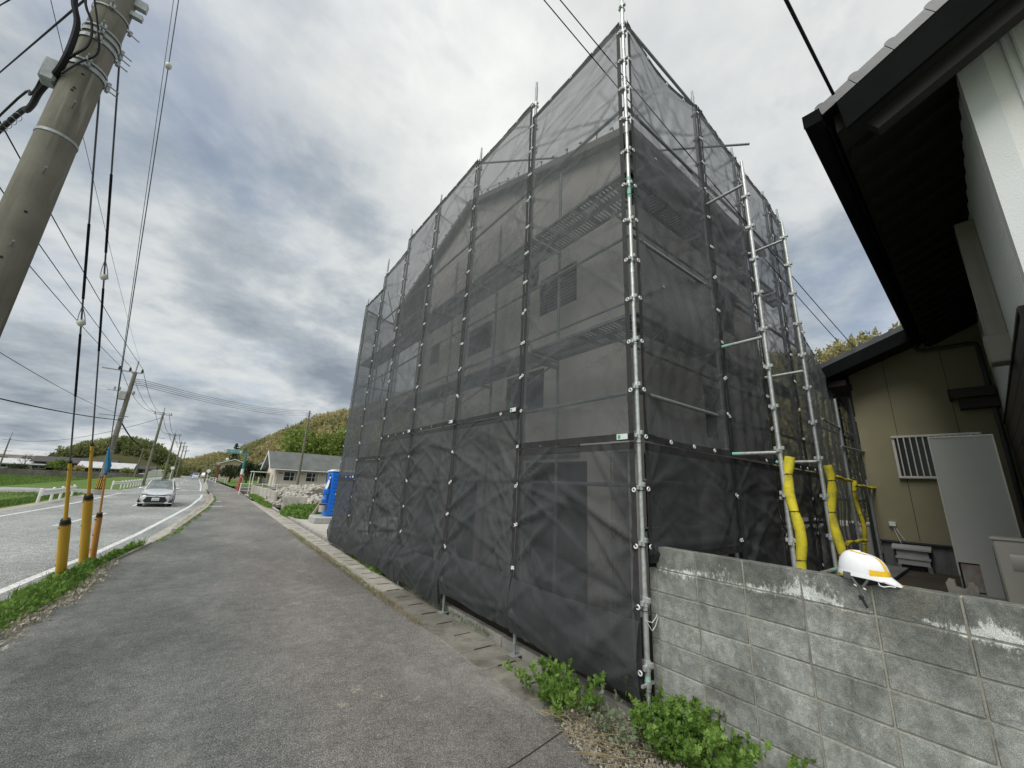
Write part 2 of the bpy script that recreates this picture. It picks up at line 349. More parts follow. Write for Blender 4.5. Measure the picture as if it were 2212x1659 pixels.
M['rust'] = varied('rusty_steel', (0.20, 0.09, 0.03), (0.42, 0.42, 0.40), 5, 0.75, bs=0.3)
M['ac'] = varied('cream_metal', (0.46, 0.45, 0.40), (0.52, 0.51, 0.46), 2.5, 0.4, bs=0.05)
M['alu'] = varied('aluminium_frame', (0.55, 0.54, 0.50), (0.64, 0.63, 0.59), 4, 0.35, 0.3)
def f_glass(nt):
    return BSDF(nt, (0.010, 0.012, 0.014), 0.15, 0, None, spec=0.3)
M['glass'] = mat('dark_glass', f_glass)
def f_carglass(nt):
    n = NOISE(nt, POS(nt), 3.0, 4)
    return BSDF(nt, RAMP(nt, n, [(0.3, (0.03, 0.045, 0.05)), (0.7, (0.16, 0.20, 0.20))]), 0.06, 0, None, spec=0.9, coat=1.0)
M['car_glass'] = mat('windscreen_glass', f_carglass)
M['silver'] = varied('silver_paint', (0.60, 0.62, 0.64), (0.64, 0.66, 0.68), 2, 0.28, 0.35, bs=0.0, coat=0.6)
M['car_white'] = varied('white_paint', (0.75, 0.76, 0.76), (0.8, 0.8, 0.8), 2, 0.3, 0.0, bs=0.0, coat=0.5)
M['lamp'] = varied('headlamp_glass', (0.45, 0.48, 0.5), (0.62, 0.65, 0.66), 14, 0.12, 0.3)
M['blue'] = varied('blue_plastic', (0.008, 0.14, 0.60), (0.012, 0.17, 0.68), 2, 0.4, bs=0.05)
M['blue_dark'] = varied('deep_blue_plastic', (0.006, 0.075, 0.36), (0.008, 0.09, 0.40), 2, 0.4)
M['grey_plastic'] = varied('grey_plastic', (0.34, 0.35, 0.34), (0.42, 0.43, 0.42), 3, 0.6)
M['pink_wall'] = varied('pale_pink_wall', (0.60, 0.51, 0.465), (0.68, 0.60, 0.55), 0.7, 0.9, bs=0.1, stretch=(1, 1, 0.4))
M['slate'] = varied('grey_slate_roof', (0.085, 0.095, 0.09), (0.135, 0.145, 0.138), 0.7, 0.8, bs=0.3, stretch=(1, 0.3, 1))
M['cream_wall'] = varied('cream_wall', (0.50, 0.42, 0.33), (0.56, 0.48, 0.38), 0.7, 0.9)
M['brown_wall'] = varied('brown_balcony', (0.13, 0.07, 0.05), (0.18, 0.10, 0.07), 2, 0.8)
M['teal'] = varied('teal_paint', (0.03, 0.20, 0.20), (0.04, 0.24, 0.235), 3, 0.5)
M['red_paint'] = varied('faded_red_paint', (0.34, 0.06, 0.06), (0.40, 0.09, 0.08), 3, 0.6)
M['sign_teal'] = varied('teal_sign_face', (0.02, 0.25, 0.27), (0.03, 0.28, 0.30), 3, 0.5)
M['stone'] = varied('rubble_stone', (0.20, 0.185, 0.16), (0.52, 0.50, 0.45), 3.4, 0.9, bs=0.6, bscale=12)
M['dark_tile'] = varied('dark_tiled_roof', (0.05, 0.048, 0.048), (0.075, 0.07, 0.07), 1.5, 0.6)
M['pale_roof'] = varied('pale_metal_roof', (0.42, 0.43, 0.44), (0.55, 0.56, 0.57), 0.7, 0.6, stretch=(3, 1, 1))
M['greenhouse'] = varied('greenhouse_film', (0.42, 0.43, 0.41), (0.52, 0.53, 0.51), 0.6, 0.5)
def leafmat(name, stops, scale, rough=0.6, tr=0.35):
    def f(nt):
        p = POS(nt); n = NOISE(nt, p, scale, 5, 0.6)
        n2 = NOISE(nt, p, scale * 9, 2, 0.6)
        c = RAMP(nt, MATH(nt, 'MULTIPLY_ADD', n2, 0.45, MATH(nt, 'MULTIPLY', n, 0.55)), stops)
        b = BSDF(nt, c, rough, 0, None, spec=0.3)
        t = nt.nodes.new('ShaderNodeBsdfTranslucent'); nt.links.new(c, t.inputs[0])
        m = nt.nodes.new('ShaderNodeMixShader'); m.inputs[0].default_value = tr
        nt.links.new(b, m.inputs[1]); nt.links.new(t.outputs[0], m.inputs[2]); return m.outputs[0]
    return mat(name, f)
M['mugwort'] = leafmat('mugwort_leaf', [(0.36, (0.075, 0.155, 0.025)), (0.5, (0.155, 0.28, 0.05)), (0.62, (0.28, 0.41, 0.11))], 4.0)
M['mugwort_grey'] = leafmat('mugwort_grey_leaf', [(0.36, (0.13, 0.19, 0.11)), (0.62, (0.30, 0.36, 0.24))], 5.0)
M['dry'] = leafmat('dry_leaf', [(0.36, (0.16, 0.125, 0.09)), (0.5, (0.42, 0.39, 0.31)), (0.60, (0.72, 0.71, 0.62))], 12.0)
M['straw'] = leafmat('straw', [(0.36, (0.22, 0.17, 0.09)), (0.62, (0.46, 0.38, 0.22))], 8.0)
M['grass'] = leafmat('grass_blade', [(0.36, (0.05, 0.12, 0.02)), (0.5, (0.10, 0.19, 0.035)), (0.62, (0.20, 0.25, 0.08))], 2.0)
M['bamboo'] = leafmat('bamboo_foliage', [(0.34, (0.12, 0.135, 0.055)), (0.46, (0.28, 0.27, 0.12)), (0.56, (0.45, 0.39, 0.20)), (0.66, (0.56, 0.49, 0.30))], 0.07)
M['bamboo_green'] = leafmat('green_bamboo_foliage', [(0.36, (0.10, 0.13, 0.045)), (0.5, (0.21, 0.245, 0.09)), (0.62, (0.33, 0.33, 0.15))], 0.12)
M['leaf_bright'] = leafmat('bright_broadleaf', [(0.36, (0.085, 0.13, 0.03)), (0.5, (0.18, 0.255, 0.05)), (0.62, (0.32, 0.39, 0.10))], 0.5)
M['leaf_dark'] = leafmat('dark_evergreen', [(0.36, (0.02, 0.032, 0.014)), (0.5, (0.05, 0.07, 0.03)), (0.64, (0.10, 0.125, 0.055))], 0.6)
M['bark'] = varied('bark', (0.10, 0.085, 0.07), (0.16, 0.14, 0.115), 3, 0.9, bs=0.5)
M['hill'] = varied('hillside_undergrowth', (0.045, 0.05, 0.02), (0.10, 0.09, 0.04), 0.1, 0.95, bs=0.6, bscale=0.8)
M['strap'] = varied('grey_webbing', (0.07, 0.07, 0.07), (0.12, 0.12, 0.12), 30, 0.8)
M['tape'] = varied('yellow_reflective_tape', (0.80, 0.48, 0.02), (0.86, 0.55, 0.03), 30, 0.3)
M['hat'] = varied('white_helmet_shell', (0.78, 0.80, 0.83), (0.84, 0.855, 0.87), 10, 0.28, bs=0.02)
M['print_black'] = varied('black_print', (0.02, 0.02, 0.02), (0.03, 0.03, 0.03), 8, 0.6)
M['blue_tape'] = varied('blue_plastic_tape', (0.03, 0.22, 0.45), (0.05, 0.28, 0.52), 20, 0.5)
# ------------------------------------------------------------------ geometry helpers
WM = {}
def link(o, parent=None, local=False):
    COL.objects.link(o)
    if parent is not None:
        o.parent = parent
        if not local:
            o.matrix_parent_inverse = WM.get(parent, Matrix.Identity(4)).inverted()
    return o
def setp(o, label=None, cat=None, group=None, kind=None):
    if label: o['label'] = label
    if cat: o['category'] = cat
    if group: o['group'] = group
    if kind: o['kind'] = kind
    return o
def thing(name, label, cat, loc=(0, 0, 0), rz=0.0, group=None):
    o = bpy.data.objects.new(name, None); o.empty_display_size = 0.1
    COL.objects.link(o); o.location = loc; o.rotation_euler = (0, 0, rz)
    WM[o] = Matrix.Translation(Vector(loc)) @ Matrix.Rotation(rz, 4, 'Z')
    return setp(o, label, cat, group)
class MB:
    def __init__(s): s.v = []; s.f = []
    def add(s, vs, fs):
        b = len(s.v); s.v += [tuple(p) for p in vs]; s.f += [tuple(i + b for i in f) for f in fs]; return s
    def box(s, c, d, rot=None):
        x, y, z = d[0] / 2, d[1] / 2, d[2] / 2
        vs = [Vector((sx * x, sy * y, sz * z)) for sz in (-1, 1) for sy in (-1, 1) for sx in (-1, 1)]
        if rot is not None: vs = [rot @ p for p in vs]
        vs = [p + Vector(c) for p in vs]
        return s.add(vs, [(0, 2, 3, 1), (4, 5, 7, 6), (0, 1, 5, 4), (2, 6, 7, 3), (0, 4, 6, 2), (1, 3, 7, 5)])
    def bx(s, x0, x1, y0, y1, z0, z1):
        return s.box(((x0 + x1) / 2, (y0 + y1) / 2, (z0 + z1) / 2), (abs(x1 - x0), abs(y1 - y0), abs(z1 - z0)))
    def cbox(s, c, d, ch=0.004, rot=None):
        hx, hy, hz = d[0] / 2, d[1] / 2, d[2] / 2
        vs = []; idx = {}
        for sx in (-1, 1):
            for sy in (-1, 1):
                for sz in (-1, 1):
                    for a in range(3):
                        p = Vector((sx * (hx - (0 if a == 0 else ch)), sy * (hy - (0 if a == 1 else ch)), sz * (hz - (0 if a == 2 else ch))))
                        idx[(sx, sy, sz, a)] = len(vs); vs.append(p)
        if rot is not None: vs = [rot @ p for p in vs]
        vs = [p + Vector(c) for p in vs]
        F = []
        for a in range(3):
            o1, o2 = [k for k in range(3) if k != a]
            for sg in (-1, 1):
                q = []
                for u, w in ((-1, -1), (1, -1), (1, 1), (-1, 1)):
                    t = [0, 0, 0]; t[a] = sg; t[o1] = u; t[o2] = w; q.append(idx[(*t, a)])
                F.append(q)
            for u in (-1, 1):
                for w in (-1, 1):
                    t1 = [0, 0, 0]; t1[o1] = u; t1[o2] = w; t2 = list(t1); t1[a] = -1; t2[a] = 1
                    F.append([idx[(*t1, o1)], idx[(*t2, o1)], idx[(*t2, o2)], idx[(*t1, o2)]])
        for sx in (-1, 1):
            for sy in (-1, 1):
                for sz in (-1, 1): F.append([idx[(sx, sy, sz, 0)], idx[(sx, sy, sz, 1)], idx[(sx, sy, sz, 2)]])
        return s.add(vs, F)
    def cyl(s, p0, p1, r0, r1=None, n=10, caps=True):
        r1 = r0 if r1 is None else r1
        p0, p1 = Vector(p0), Vector(p1); d = (p1 - p0)
        q = d.to_track_quat('Z', 'Y') if d.length > 1e-9 else Matrix.Identity(3).to_quaternion()
        vs = []
        for p, r in ((p0, r0), (p1, r1)):
            for i in range(n):
                a = 2 * math.pi * i / n; vs.append(p + q @ Vector((r * math.cos(a), r * math.sin(a), 0)))
        F = [(i, (i + 1) % n, n + (i + 1) % n, n + i) for i in range(n)]
        if caps: F += [tuple(range(n - 1, -1, -1)), tuple(range(n, 2 * n))]
        return s.add(vs, F)
    def tube(s, pts, r, n=8, caps=True):
        pts = [Vector(p) for p in pts]; rs = r if isinstance(r, (list, tuple)) else [r] * len(pts)
        vs = []; m = len(pts); up = None
        for k, p in enumerate(pts):
            t = (pts[min(k + 1, m - 1)] - pts[max(k - 1, 0)]).normalized()
            if up is None:
                up = Vector((0, 0, 1)) if abs(t.z) < 0.9 else Vector((1, 0, 0))
            a = t.cross(up).normalized(); b = a.cross(t).normalized(); up = b
            for i in range(n):
                w = 2 * math.pi * i / n; vs.append(p + rs[k] * (a * math.cos(w) + b * math.sin(w)))
        F = []
        for k in range(m - 1):
            for i in range(n): F.append((k * n + i, k * n + (i + 1) % n, (k + 1) * n + (i + 1) % n, (k + 1) * n + i))
        if caps: F += [tuple(range(n - 1, -1, -1)), tuple(range((m - 1) * n, m * n))]
        return s.add(vs, F)
    def prism(s, poly, axis, a0, a1):
        """poly: 2D points in the plane perpendicular to axis; extruded a0..a1"""
        def P(u, w, a):
            return {'x': (a, u, w), 'y': (u, a, w), 'z': (u, w, a)}[axis]
        n = len(poly); vs = [P(u, w, a0) for u, w in poly] + [P(u, w, a1) for u, w in poly]
        F = [(i, (i + 1) % n, n + (i + 1) % n, n + i) for i in range(n)] + [tuple(range(n - 1, -1, -1)), tuple(range(n, 2 * n))]
        return s.add(vs, F)
    def ell(s, c, r, nu=12, nv=8, z0=-1.0):
        vs = []; F = []
        for j in range(nv + 1):
            ph = math.asin(z0) + (math.pi / 2 - math.asin(z0)) * j / nv
            for i in range(nu):
                a = 2 * math.pi * i / nu
                vs.append((c[0] + r[0] * math.cos(ph) * math.cos(a), c[1] + r[1] * math.cos(ph) * math.sin(a), c[2] + r[2] * math.sin(ph)))
        for j in range(nv):
            for i in range(nu): F.append((j * nu + i, j * nu + (i + 1) % nu, (j + 1) * nu + (i + 1) % nu, (j + 1) * nu + i))
        return s.add(vs, F)
    def torus(s, c, R, r, nrm=(0, 0, 1), n=12, m=6):
        q = Vector(nrm).to_track_quat('Z', 'Y'); vs = []; F = []
        for i in range(n):
            a = 2 * math.pi * i / n
            for j in range(m):
                b = 2 * math.pi * j / m
                vs.append(Vector(c) + q @ Vector(((R + r * math.cos(b)) * math.cos(a), (R + r * math.cos(b)) * math.sin(a), r * math.sin(b))))
        for i in range(n):
            for j in range(m): F.append((i * m + j, ((i + 1) % n) * m + j, ((i + 1) % n) * m + (j + 1) % m, i * m + (j + 1) % m))
        return s.add(vs, F)
    def mesh(s, name, m, smooth=True, ang=38):
        me = bpy.data.meshes.new(name); me.from_pydata([tuple(p) for p in s.v], [], s.f)
        if smooth and len(s.f):
            me.polygons.foreach_set('use_smooth', [True] * len(me.polygons)); me.set_sharp_from_angle(angle=RAD(ang))
        me.materials.append(m if not isinstance(m, str) else M[m]); me.update(); return me
    def build(s, name, m, parent=None, local=False, smooth=True, ang=38, **kw):
        o = bpy.data.objects.new(name, s.mesh(name, m, smooth, ang)); link(o, parent, local)
        return setp(o, **kw)
def inst(src, name, parent, mtx, local=True):
    """another object on the same mesh"""
    o = bpy.data.objects.new(name, src.data if hasattr(src, 'data') and not isinstance(src, bpy.types.Mesh) else src)
    COL.objects.link(o); o.parent = parent
    if not local: o.matrix_parent_inverse = WM.get(parent, Matrix.Identity(4)).inverted()
    o.matrix_basis = mtx
    return o
def fast_mesh(name, V, F, m, smooth=False):
    """V (n,3) array, F (k,3 or 4) array"""
    V = np.asarray(V, dtype=np.float32); F = np.asarray(F, dtype=np.int32); k = F.shape[1]
    me = bpy.data.meshes.new(name); me.vertices.add(len(V)); me.vertices.foreach_set('co', V.ravel())
    me.loops.add(F.size); me.loops.foreach_set('vertex_index', F.ravel())
    me.polygons.add(len(F)); me.polygons.foreach_set('loop_start', np.arange(0, F.size, k, dtype=np.int32))
    me.polygons.foreach_set('loop_total', np.full(len(F), k, dtype=np.int32))
    if smooth: me.polygons.foreach_set('use_smooth', np.ones(len(F), dtype=bool))
    me.materials.append(M[m]); me.update(calc_edges=True); return me
def fast_obj(name, V, F, m, parent=None, local=False, smooth=False, **kw):
    o = bpy.data.objects.new(name, fast_mesh(name, V, F, m, smooth)); link(o, parent, local); return setp(o, **kw)
def rotmats(rng, n, tilt=None):
    """n random rotation matrices; tilt limits the polar angle of local z"""
    a = rng.uniform(0, 2 * np.pi, n); t = np.arccos(rng.uniform(-1, 1, n)) if tilt is None else rng.uniform(0, 1, n) * tilt
    b = rng.uniform(0, 2 * np.pi, n)
    ca, sa, ct, st, cb, sb = np.cos(a), np.sin(a), np.cos(t), np.sin(t), np.cos(b), np.sin(b)
    Rz = np.zeros((n, 3, 3)); Rz[:, 0, 0] = ca; Rz[:, 0, 1] = -sa; Rz[:, 1, 0] = sa; Rz[:, 1, 1] = ca; Rz[:, 2, 2] = 1
    Ry = np.zeros((n, 3, 3)); Ry[:, 0, 0] = ct; Ry[:, 0, 2] = st; Ry[:, 1, 1] = 1; Ry[:, 2, 0] = -st; Ry[:, 2, 2] = ct
    Rb = np.zeros((n, 3, 3)); Rb[:, 0, 0] = cb; Rb[:, 0, 1] = -sb; Rb[:, 1, 0] = sb; Rb[:, 1, 1] = cb; Rb[:, 2, 2] = 1
    return Rz @ Ry @ Rb
def scatter(tv, tf, pos, R, sc):
    n = len(pos); tv = np.asarray(tv, float); tf = np.asarray(tf, int)
    sc = np.asarray(sc, float)
    if sc.ndim == 1: sc = sc[:, None]
    V = np.einsum('nij,nkj->nki', R, tv[None] * sc[:, None, :]) + np.asarray(pos)[:, None, :]
    F = tf[None] + (np.arange(n) * len(tv))[:, None, None]
    return V.reshape(-1, 3), F.reshape(-1, tf.shape[1])
def merge(parts):
    V = []; F = []; b = 0
    for v, f in parts: V.append(v); F.append(f + b); b += len(v)
    return np.concatenate(V), np.concatenate(F)
TRI = (np.array([[-.5, 0, 0], [.5, 0, 0], [0, 0.15, 1.0]]), np.array([[0, 1, 2]]))
QUADLEAF = (np.array([[0, 0, 0], [.35, .06, .45], [0, 0, 1.0], [-.35, .06, .45]]), np.array([[0, 1, 2], [0, 2, 3]]))
def mug_leaf():
    o = [(0, 0), (.10, .18), (.36, .30), (.30, .42), (.13, .42), (.46, .66), (.36, .74), (.14, .64), (.20, .84), (0, 1.0)]
    pts = [(x, y) for x, y in o] + [(-x, y) for x, y in reversed(o[1:-1])]
    v = [(0, .5, .0)] + [(x, y, -abs(x) * .35 - (y - .5) ** 2 * .25) for x, y in pts]
    n = len(pts); f = [(0, 1 + i, 1 + (i + 1) % n) for i in range(n)]
    v = np.array([(a, c, b) for a, b, c in v]); return v, np.array(f)
MUG = mug_leaf()
def blade():
    v = np.array([[-.03, 0, 0], [.03, 0, 0], [-.025, .06, .45], [.025, .06, .45], [0, .28, .95]]); f = np.array([[0, 1, 3], [0, 3, 2], [2, 3, 4]]); return v, f
BLADE = blade()
def clump(rng, n, r, size, leaf=TRI, squash=1.0, shell=0.55):
    d = rng.normal(size=(n, 3)); d /= np.linalg.norm(d, axis=1)[:, None]
    rad = r * (shell + (1 - shell) * rng.random(n))
    p = d * rad[:, None]; p[:, 2] *= squash
    return scatter(*leaf, p, rotmats(rng, n), size * rng.uniform(.6, 1.3, n))
def sag(p0, p1, s, n=14):
    p0, p1 = Vector(p0), Vector(p1)
    return [p0.lerp(p1, k / n) - Vector((0, 0, 4 * s * (k / n) * (1 - k / n))) for k in range(n + 1)]
def interp(tab, y):
    ys = [t[0] for t in tab]; xs = [t[1] for t in tab]; return float(np.interp(y, ys, xs))

def text(body, size, loc, rot, mt, parent, name='lettering', al='CENTER'):
    cu = bpy.data.curves.new(name, 'FONT'); cu.body = body; cu.size = size; cu.align_x = al; cu.extrude = .002
    to = bpy.data.objects.new(name, cu); me = bpy.data.meshes.new_from_object(to); bpy.data.objects.remove(to)
    me.materials.clear(); me.materials.append(M[mt])
    o = bpy.data.objects.new(name, me); COL.objects.link(o); o.parent = parent; o.location = loc; o.rotation_euler = rot; return o

# ------------------------------------------------------------------ ground, road, footway
def strip(name, tab_l, tab_r, z, m, y0, y1, dy=1.0, kind='structure'):
    ys = list(np.arange(y0, y1, dy)) + [y1]; V = []; F = []
    for y in ys: V += [(interp(tab_l, y), y, z), (interp(tab_r, y), y, z)]
    for k in range(len(ys) - 1): F.append((2 * k, 2 * k + 1, 2 * k + 3, 2 * k + 2))
    o = MB().add(V, F).build(name, m, smooth=False); o['kind'] = kind; return o
KERB = [(-12, -1.85), (8, -1.80), (10.1, -1.60), (11.2, -1.46), (12.9, -1.19), (16, -.79), (17.1, -.65), (21.5, -.34), (28, .12), (36, .46), (46, .37), (52, .1), (62, -.05), (100, -.2), (160, -1.6), (250, -7)]
ROADL = [(-12, -7.6), (20, -7.3), (28, -7.0), (42, -6.9), (92, -6.6), (160, -9.2), (250, -14)]
WLINE = [(-12, -2.75), (8, -2.62), (10.7, -2.37), (12.9, -2.1), (13.9, -1.93), (18.1, -1.53), (23.8, -1.15), (31.5, -.65), (41.8, -.31), (48, -.3)]
WLINE2 = [(57, -.6), (80, -.9), (158, -2.7), (250, -8)]
CLINE = [(-12, -5.2), (17.8, -4.3), (19.5, -4.18), (23, -3.8), (31, -3.2), (45, -3.1), (71, -3.45), (95, -4.1), (122, -4.4), (250, -11)]
LLINE = [(-12, -6.95), (24.9, -6.3), (30.8, -5.95), (47, -5.84), (92, -5.86), (160, -8), (242, -12)]
MB().add([(-900, -900, -.75), (900, -900, -.75), (900, 900, -.75), (-900, 900, -.75)], [(0, 1, 2, 3)]).build('ground', 'field', smooth=False, kind='structure')
strip('road', ROADL, KERB, -.13, 'road', -12, 250, 2.0)
# mouth of the side lane on the far side
MB().add([(-60, 46, -.138), (-6.8, 46, -.138), (-6.8, 55, -.138), (-60, 55, -.138)], [(0, 1, 2, 3)]).build('side_lane', 'road', smooth=False, kind='structure')
strip('sidewalk', KERB, [(-12, 2.72), (3, 2.72), (60, 3.0), (110, 1.2), (160, -.4), (250, -5)], 0.0, 'sidewalk', -12, 250, 2.0)
def line(tab, w, y0, y1, name='road_marking', z=-.125, dy=1.0):
    strip(name, [(y, x - w / 2) for y, x in tab], [(y, x + w / 2) for y, x in tab], z, 'paint', y0, y1, dy)
line(WLINE, .15, -12, 48); line(WLINE2, .15, 57, 160, dy=3)
line(LLINE, .15, -12, 48); line(LLINE, .15, 58, 200, dy=3)
for a, b in ((21, 26.5), (31.5, 36), (44, 48), (70, 71.5), (74, 75.5), (78, 79.5), (92, 104), (120, 130), (142, 152), (165, 175)): line(CLINE, .13, a, b)
MB().add([(-5.6, 84, -.125), (-4.0, 84, -.125), (-4.0, 87, -.125), (-5.6, 87, -.125)], [(0, 1, 2, 3)]).build('road_marking', 'paint', smooth=False, kind='structure')
for yy, x0, x1 in ((29.6, -.1, .9), (34.5, 0.0, .95)):
    MB().add([(x0, yy, .004), (x1, yy, .004), (x1, yy + .3, .004), (x0, yy + .3, .004)], [(0, 1, 2, 3)]).build('footway_marking', 'paint', smooth=False, kind='structure')
# embankment grass between road and the field
strip('verge_bank', [(-12, -16), (44, -14), (46, -14)], [(-12, -7.6), (20, -7.3), (28, -7.0), (42, -6.9), (46, -6.9)], -.16, 'field', -12, 46, 4)
strip('verge_bank', [(55, -15), (250, -22)], [(55, -6.9), (92, -6.6), (160, -9.2), (250, -14)], -.16, 'field', 55, 250, 4)
strip('shoulder', [(-12, -8.0), (20, -7.8), (28, -7.4), (42, -7.3)], [(-12, -7.5), (20, -7.2), (28, -6.9), (42, -6.8)], -.126, 'gutter', -12, 45, 3)
strip('farm_path', [(-12, -70), (60, -70)], [(-12, -7.9), (60, -8.2)], -.70, 'gutter', 47.5, 50.5, 3)
# pale gutter pan beside the kerb
strip('gutter_pan', [(-12, -2.30), (8, -2.25), (10.1, -2.06), (12.9, -1.66), (16, -1.24), (21.5, -.78), (36, .1), (47, .02)], KERB, -.124, 'gutter', -12, 47, 1.0)
strip('road_gutter_pan', [(57, -.45), (100, -.75), (160, -2.1)], KERB, -.124, 'gutter', 58, 160, 4)
# kerbstones, one by one
kerb = thing('kerb', None, None); kerb['kind'] = 'structure'
ks = MB().cbox((0, 0, 0), (.15, .594, .15), .012).mesh('kerbstone', 'kerb')
y = 7.0
k = 0
while y < 47.5:
    x = interp(KERB, y); x2 = interp(KERB, y + .6); a = math.atan2(x2 - x, .6)
    drop = -.075 if (14.6 < y < 17.4) else 0.0
    zt = -.03 + drop + random.uniform(-.004, .004)
    inst(ks, 'kerbstone', kerb, Matrix.Translation((x, y + .3, zt)) @ Matrix.Rotation(-a + random.uniform(-.01, .01), 4, 'Z')); y += .6
y = 59.0
while y < 78:
    inst(ks, 'kerbstone', kerb, Matrix.Translation((interp(KERB, y), y, -.03))); y += .6
# covered drain along the plots: concrete lids with a finger slot between them
drain = thing('covered_drain', None, None); drain['kind'] = 'structure'
lid = MB().cbox((0, 0, 0), (.55, .488, .07), .008).mesh('drain_lid', 'gutter')
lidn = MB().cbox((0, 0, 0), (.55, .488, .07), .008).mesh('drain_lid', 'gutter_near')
y = 3.2
while y < 36:
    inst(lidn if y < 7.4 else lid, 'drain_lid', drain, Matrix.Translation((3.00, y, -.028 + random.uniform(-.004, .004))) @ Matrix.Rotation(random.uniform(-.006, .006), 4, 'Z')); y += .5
MB().add([(2.70, -12, .004), (3.41, -12, .004), (3.41, 2.95, .004), (2.70, 2.95, .004)], [(0, 1, 2, 3)]).build('footway_apron', 'sidewalk', smooth=False, kind='structure')
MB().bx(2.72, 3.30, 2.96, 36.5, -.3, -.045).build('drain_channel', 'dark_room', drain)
lip = MB().cbox((0, 0, 0), (.10, .99, .16), .01).mesh('edge_kerb', 'kerb')
y = 2.45
while y < 34:
    inst(lip, 'edge_kerb', drain, Matrix.Translation((3.39, y + .5, .0 + random.uniform(-.006, .006)))); y += 1.0
slotm = MB().bx(-.12, .12, -.012, .012, -.02, .0).mesh('slot', 'dark_room')
y = 3.45
while y < 36:
    inst(slotm, 'finger_slot', drain, Matrix.Translation((3.06, y, .010))); y += .5
# plots behind the drain
MB().bx(3.43, 60, 10.6, 21.8, -.5, .03).build('lot_slab', 'slab', smooth=False, kind='structure')
MB().bx(3.43, 60, 2.5, 10.6, -.5, .05).build('bare_earth', 'earth', smooth=False, kind='structure')
MB().bx(3.43, 140, 21.8, 78, -.5, .0).build('lot_ground', 'earth', smooth=False, kind='structure')
MB().add([(2.9, 78, .0), (200, 78, .0), (200, 330, .0), (-3, 330, .0)], [(0, 1, 2, 3)]).build('far_ground', 'field', smooth=False, kind='structure')
MB().bx(3.50, 60, -12, 2.5, -.5, .78).build('raised_yard', 'earth', smooth=False, kind='structure')
# cracks in the footway
MB().tube([(1.95, 2.6, .0), (2.15, 2.62, .0), (2.4, 2.66, .0), (2.75, 2.72, .0)], .006, 4).build('footway_joint', 'dark_room', kind='structure')

# ------------------------------------------------------------------ block wall
wall = thing('block_wall', 'grey weathered concrete block wall with lime bloom, right of the corner scaffold post', 'wall', (3.45, 0, 0))
MB().bx(3.405, 3.495, -4.6, 2.30, -.3, 1.262).bx(3.405, 3.495, -4.6, 2.215, 1.2625, 1.452).build('mortar', 'mortar', wall)
for kb in range(3):
    pass
def blk(seed):
    r = random.Random(seed); m = MB().cbox((0, 0, 0), (.10, .3665, .185), .005)
    return m.mesh('block', 'block')
bms = [blk(i) for i in range(3)]
for ci in range(8):
    zc_ = .115 - .193 * 1 + .193 * ci - 0.02 + .096
    zc_ = 1.363 - .193 * (7 - ci)
    y = 1.855 + .375 * (1) - .1875 + .0
    j = 0
    yy = 2.04
    while yy > -4.6:
        m_ = Matrix.Translation((3.45 + random.uniform(-.0015, .0015), yy, zc_ + random.uniform(-.001, .001)))
        if zc_ > -.1: inst(random.choice(bms), 'block', wall, Matrix.Translation((-3.45, 0, 0)) @ m_)
        yy -= .375
hb = MB().cbox((0, 0, 0), (.10, .072, .185), .005).mesh('half_block', 'block')
for ci in range(6): inst(hb, 'block', wall, Matrix.Translation((0, 2.265, 1.363 - .193 * (ci + 1))))
# ------------------------------------------------------------------ scaffold
PY = [2.27, 4.09, 5.90, 7.76, 9.62, 11.45, 13.22]      # street face posts
XF = 3.27
PXB = [5.12, 6.48, 7.80, 8.50]                          # side face posts
YB = 2.27
LV = .4938                                              # pocket spacing
scaf = thing('scaffold', 'tall galvanised steel pocket scaffold round the netted house at the corner of the footway', 'scaffold', (XF, YB, 0))
pk = MB(); PS = .86
for dx, dy in ((1, 0), (-1, 0), (0, 1), (0, -1)):
    zo = .0 if dx else .028
    pk.cbox((dx * .039, dy * .039, zo), ((.028 if dx else .038), (.028 if dy else .038), .042), .004)
pk.cyl((0, 0, -.026), (0, 0, .056), .030, n=10)
pkm = pk.mesh('pocket', 'galv')
def post(x, y, z0, z1, near=False, plate=True, mt='galv', pockets=True):
    zb = z0
    m = MB()
    p = MB().cyl((x, y, z0 + .12), (x, y, z1), .0243, n=12).cyl((x, y, z1), (x, y, z1 + .12), .018, n=10)
    zz = z0 + .30 + 1.9
    while zz < z1: p.cyl((x, y, zz - .03), (x, y, zz + .03), .0275, n=12); zz += 1.9
    o = p.build('post', mt, scaf)
    j = MB().cyl((x, y, z0), (x, y, z0 + .3), .016, n=10)
    for q in range(9): j.cyl((x, y, z0 + .03 + q * .014), (x, y, z0 + .037 + q * .014), .018, n=8)
    j.bx(x - .065, x + .065, y - .065, y + .065, z0 - .002, z0 + .006)
    if near: j.box((x, y, z0 + .17), (.17, .02, .02)).cyl((x, y, z0 + .15), (x, y, z0 + .2), .03, n=10)
    j.build('jack_base', mt, scaf)
    if pockets:
        z = .4938
        while z < z1 - .1:
            if z > z0 + .22: inst(pkm, 'pocket', o, Matrix.Translation((x, y, z)), local=False).matrix_parent_inverse = Matrix.Identity(4)
            z += LV
    return o
WM[scaf] = Matrix.Translation((XF, YB, 0))
def rail(p0, p1, mt='galv_dark', r=.0215, name='rail'):
    return MB().cyl(p0, p1, r, n=9).build(name, mt, scaf)
ZTOP = [8.75, 8.80, 8.82, 8.86, 8.90, 8.82, 8.05]
for i, yy in enumerate(PY):
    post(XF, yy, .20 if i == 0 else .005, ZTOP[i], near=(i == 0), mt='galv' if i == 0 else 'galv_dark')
MB().cyl((XF, YB, .36), (XF, YB, .43), .0252, n=12).build('colour_band', 'green_band', scaf)
MB().cyl((XF, YB, 5.25), (XF, YB, 5.55), .0252, n=12).build('colour_band', 'green_band', scaf)
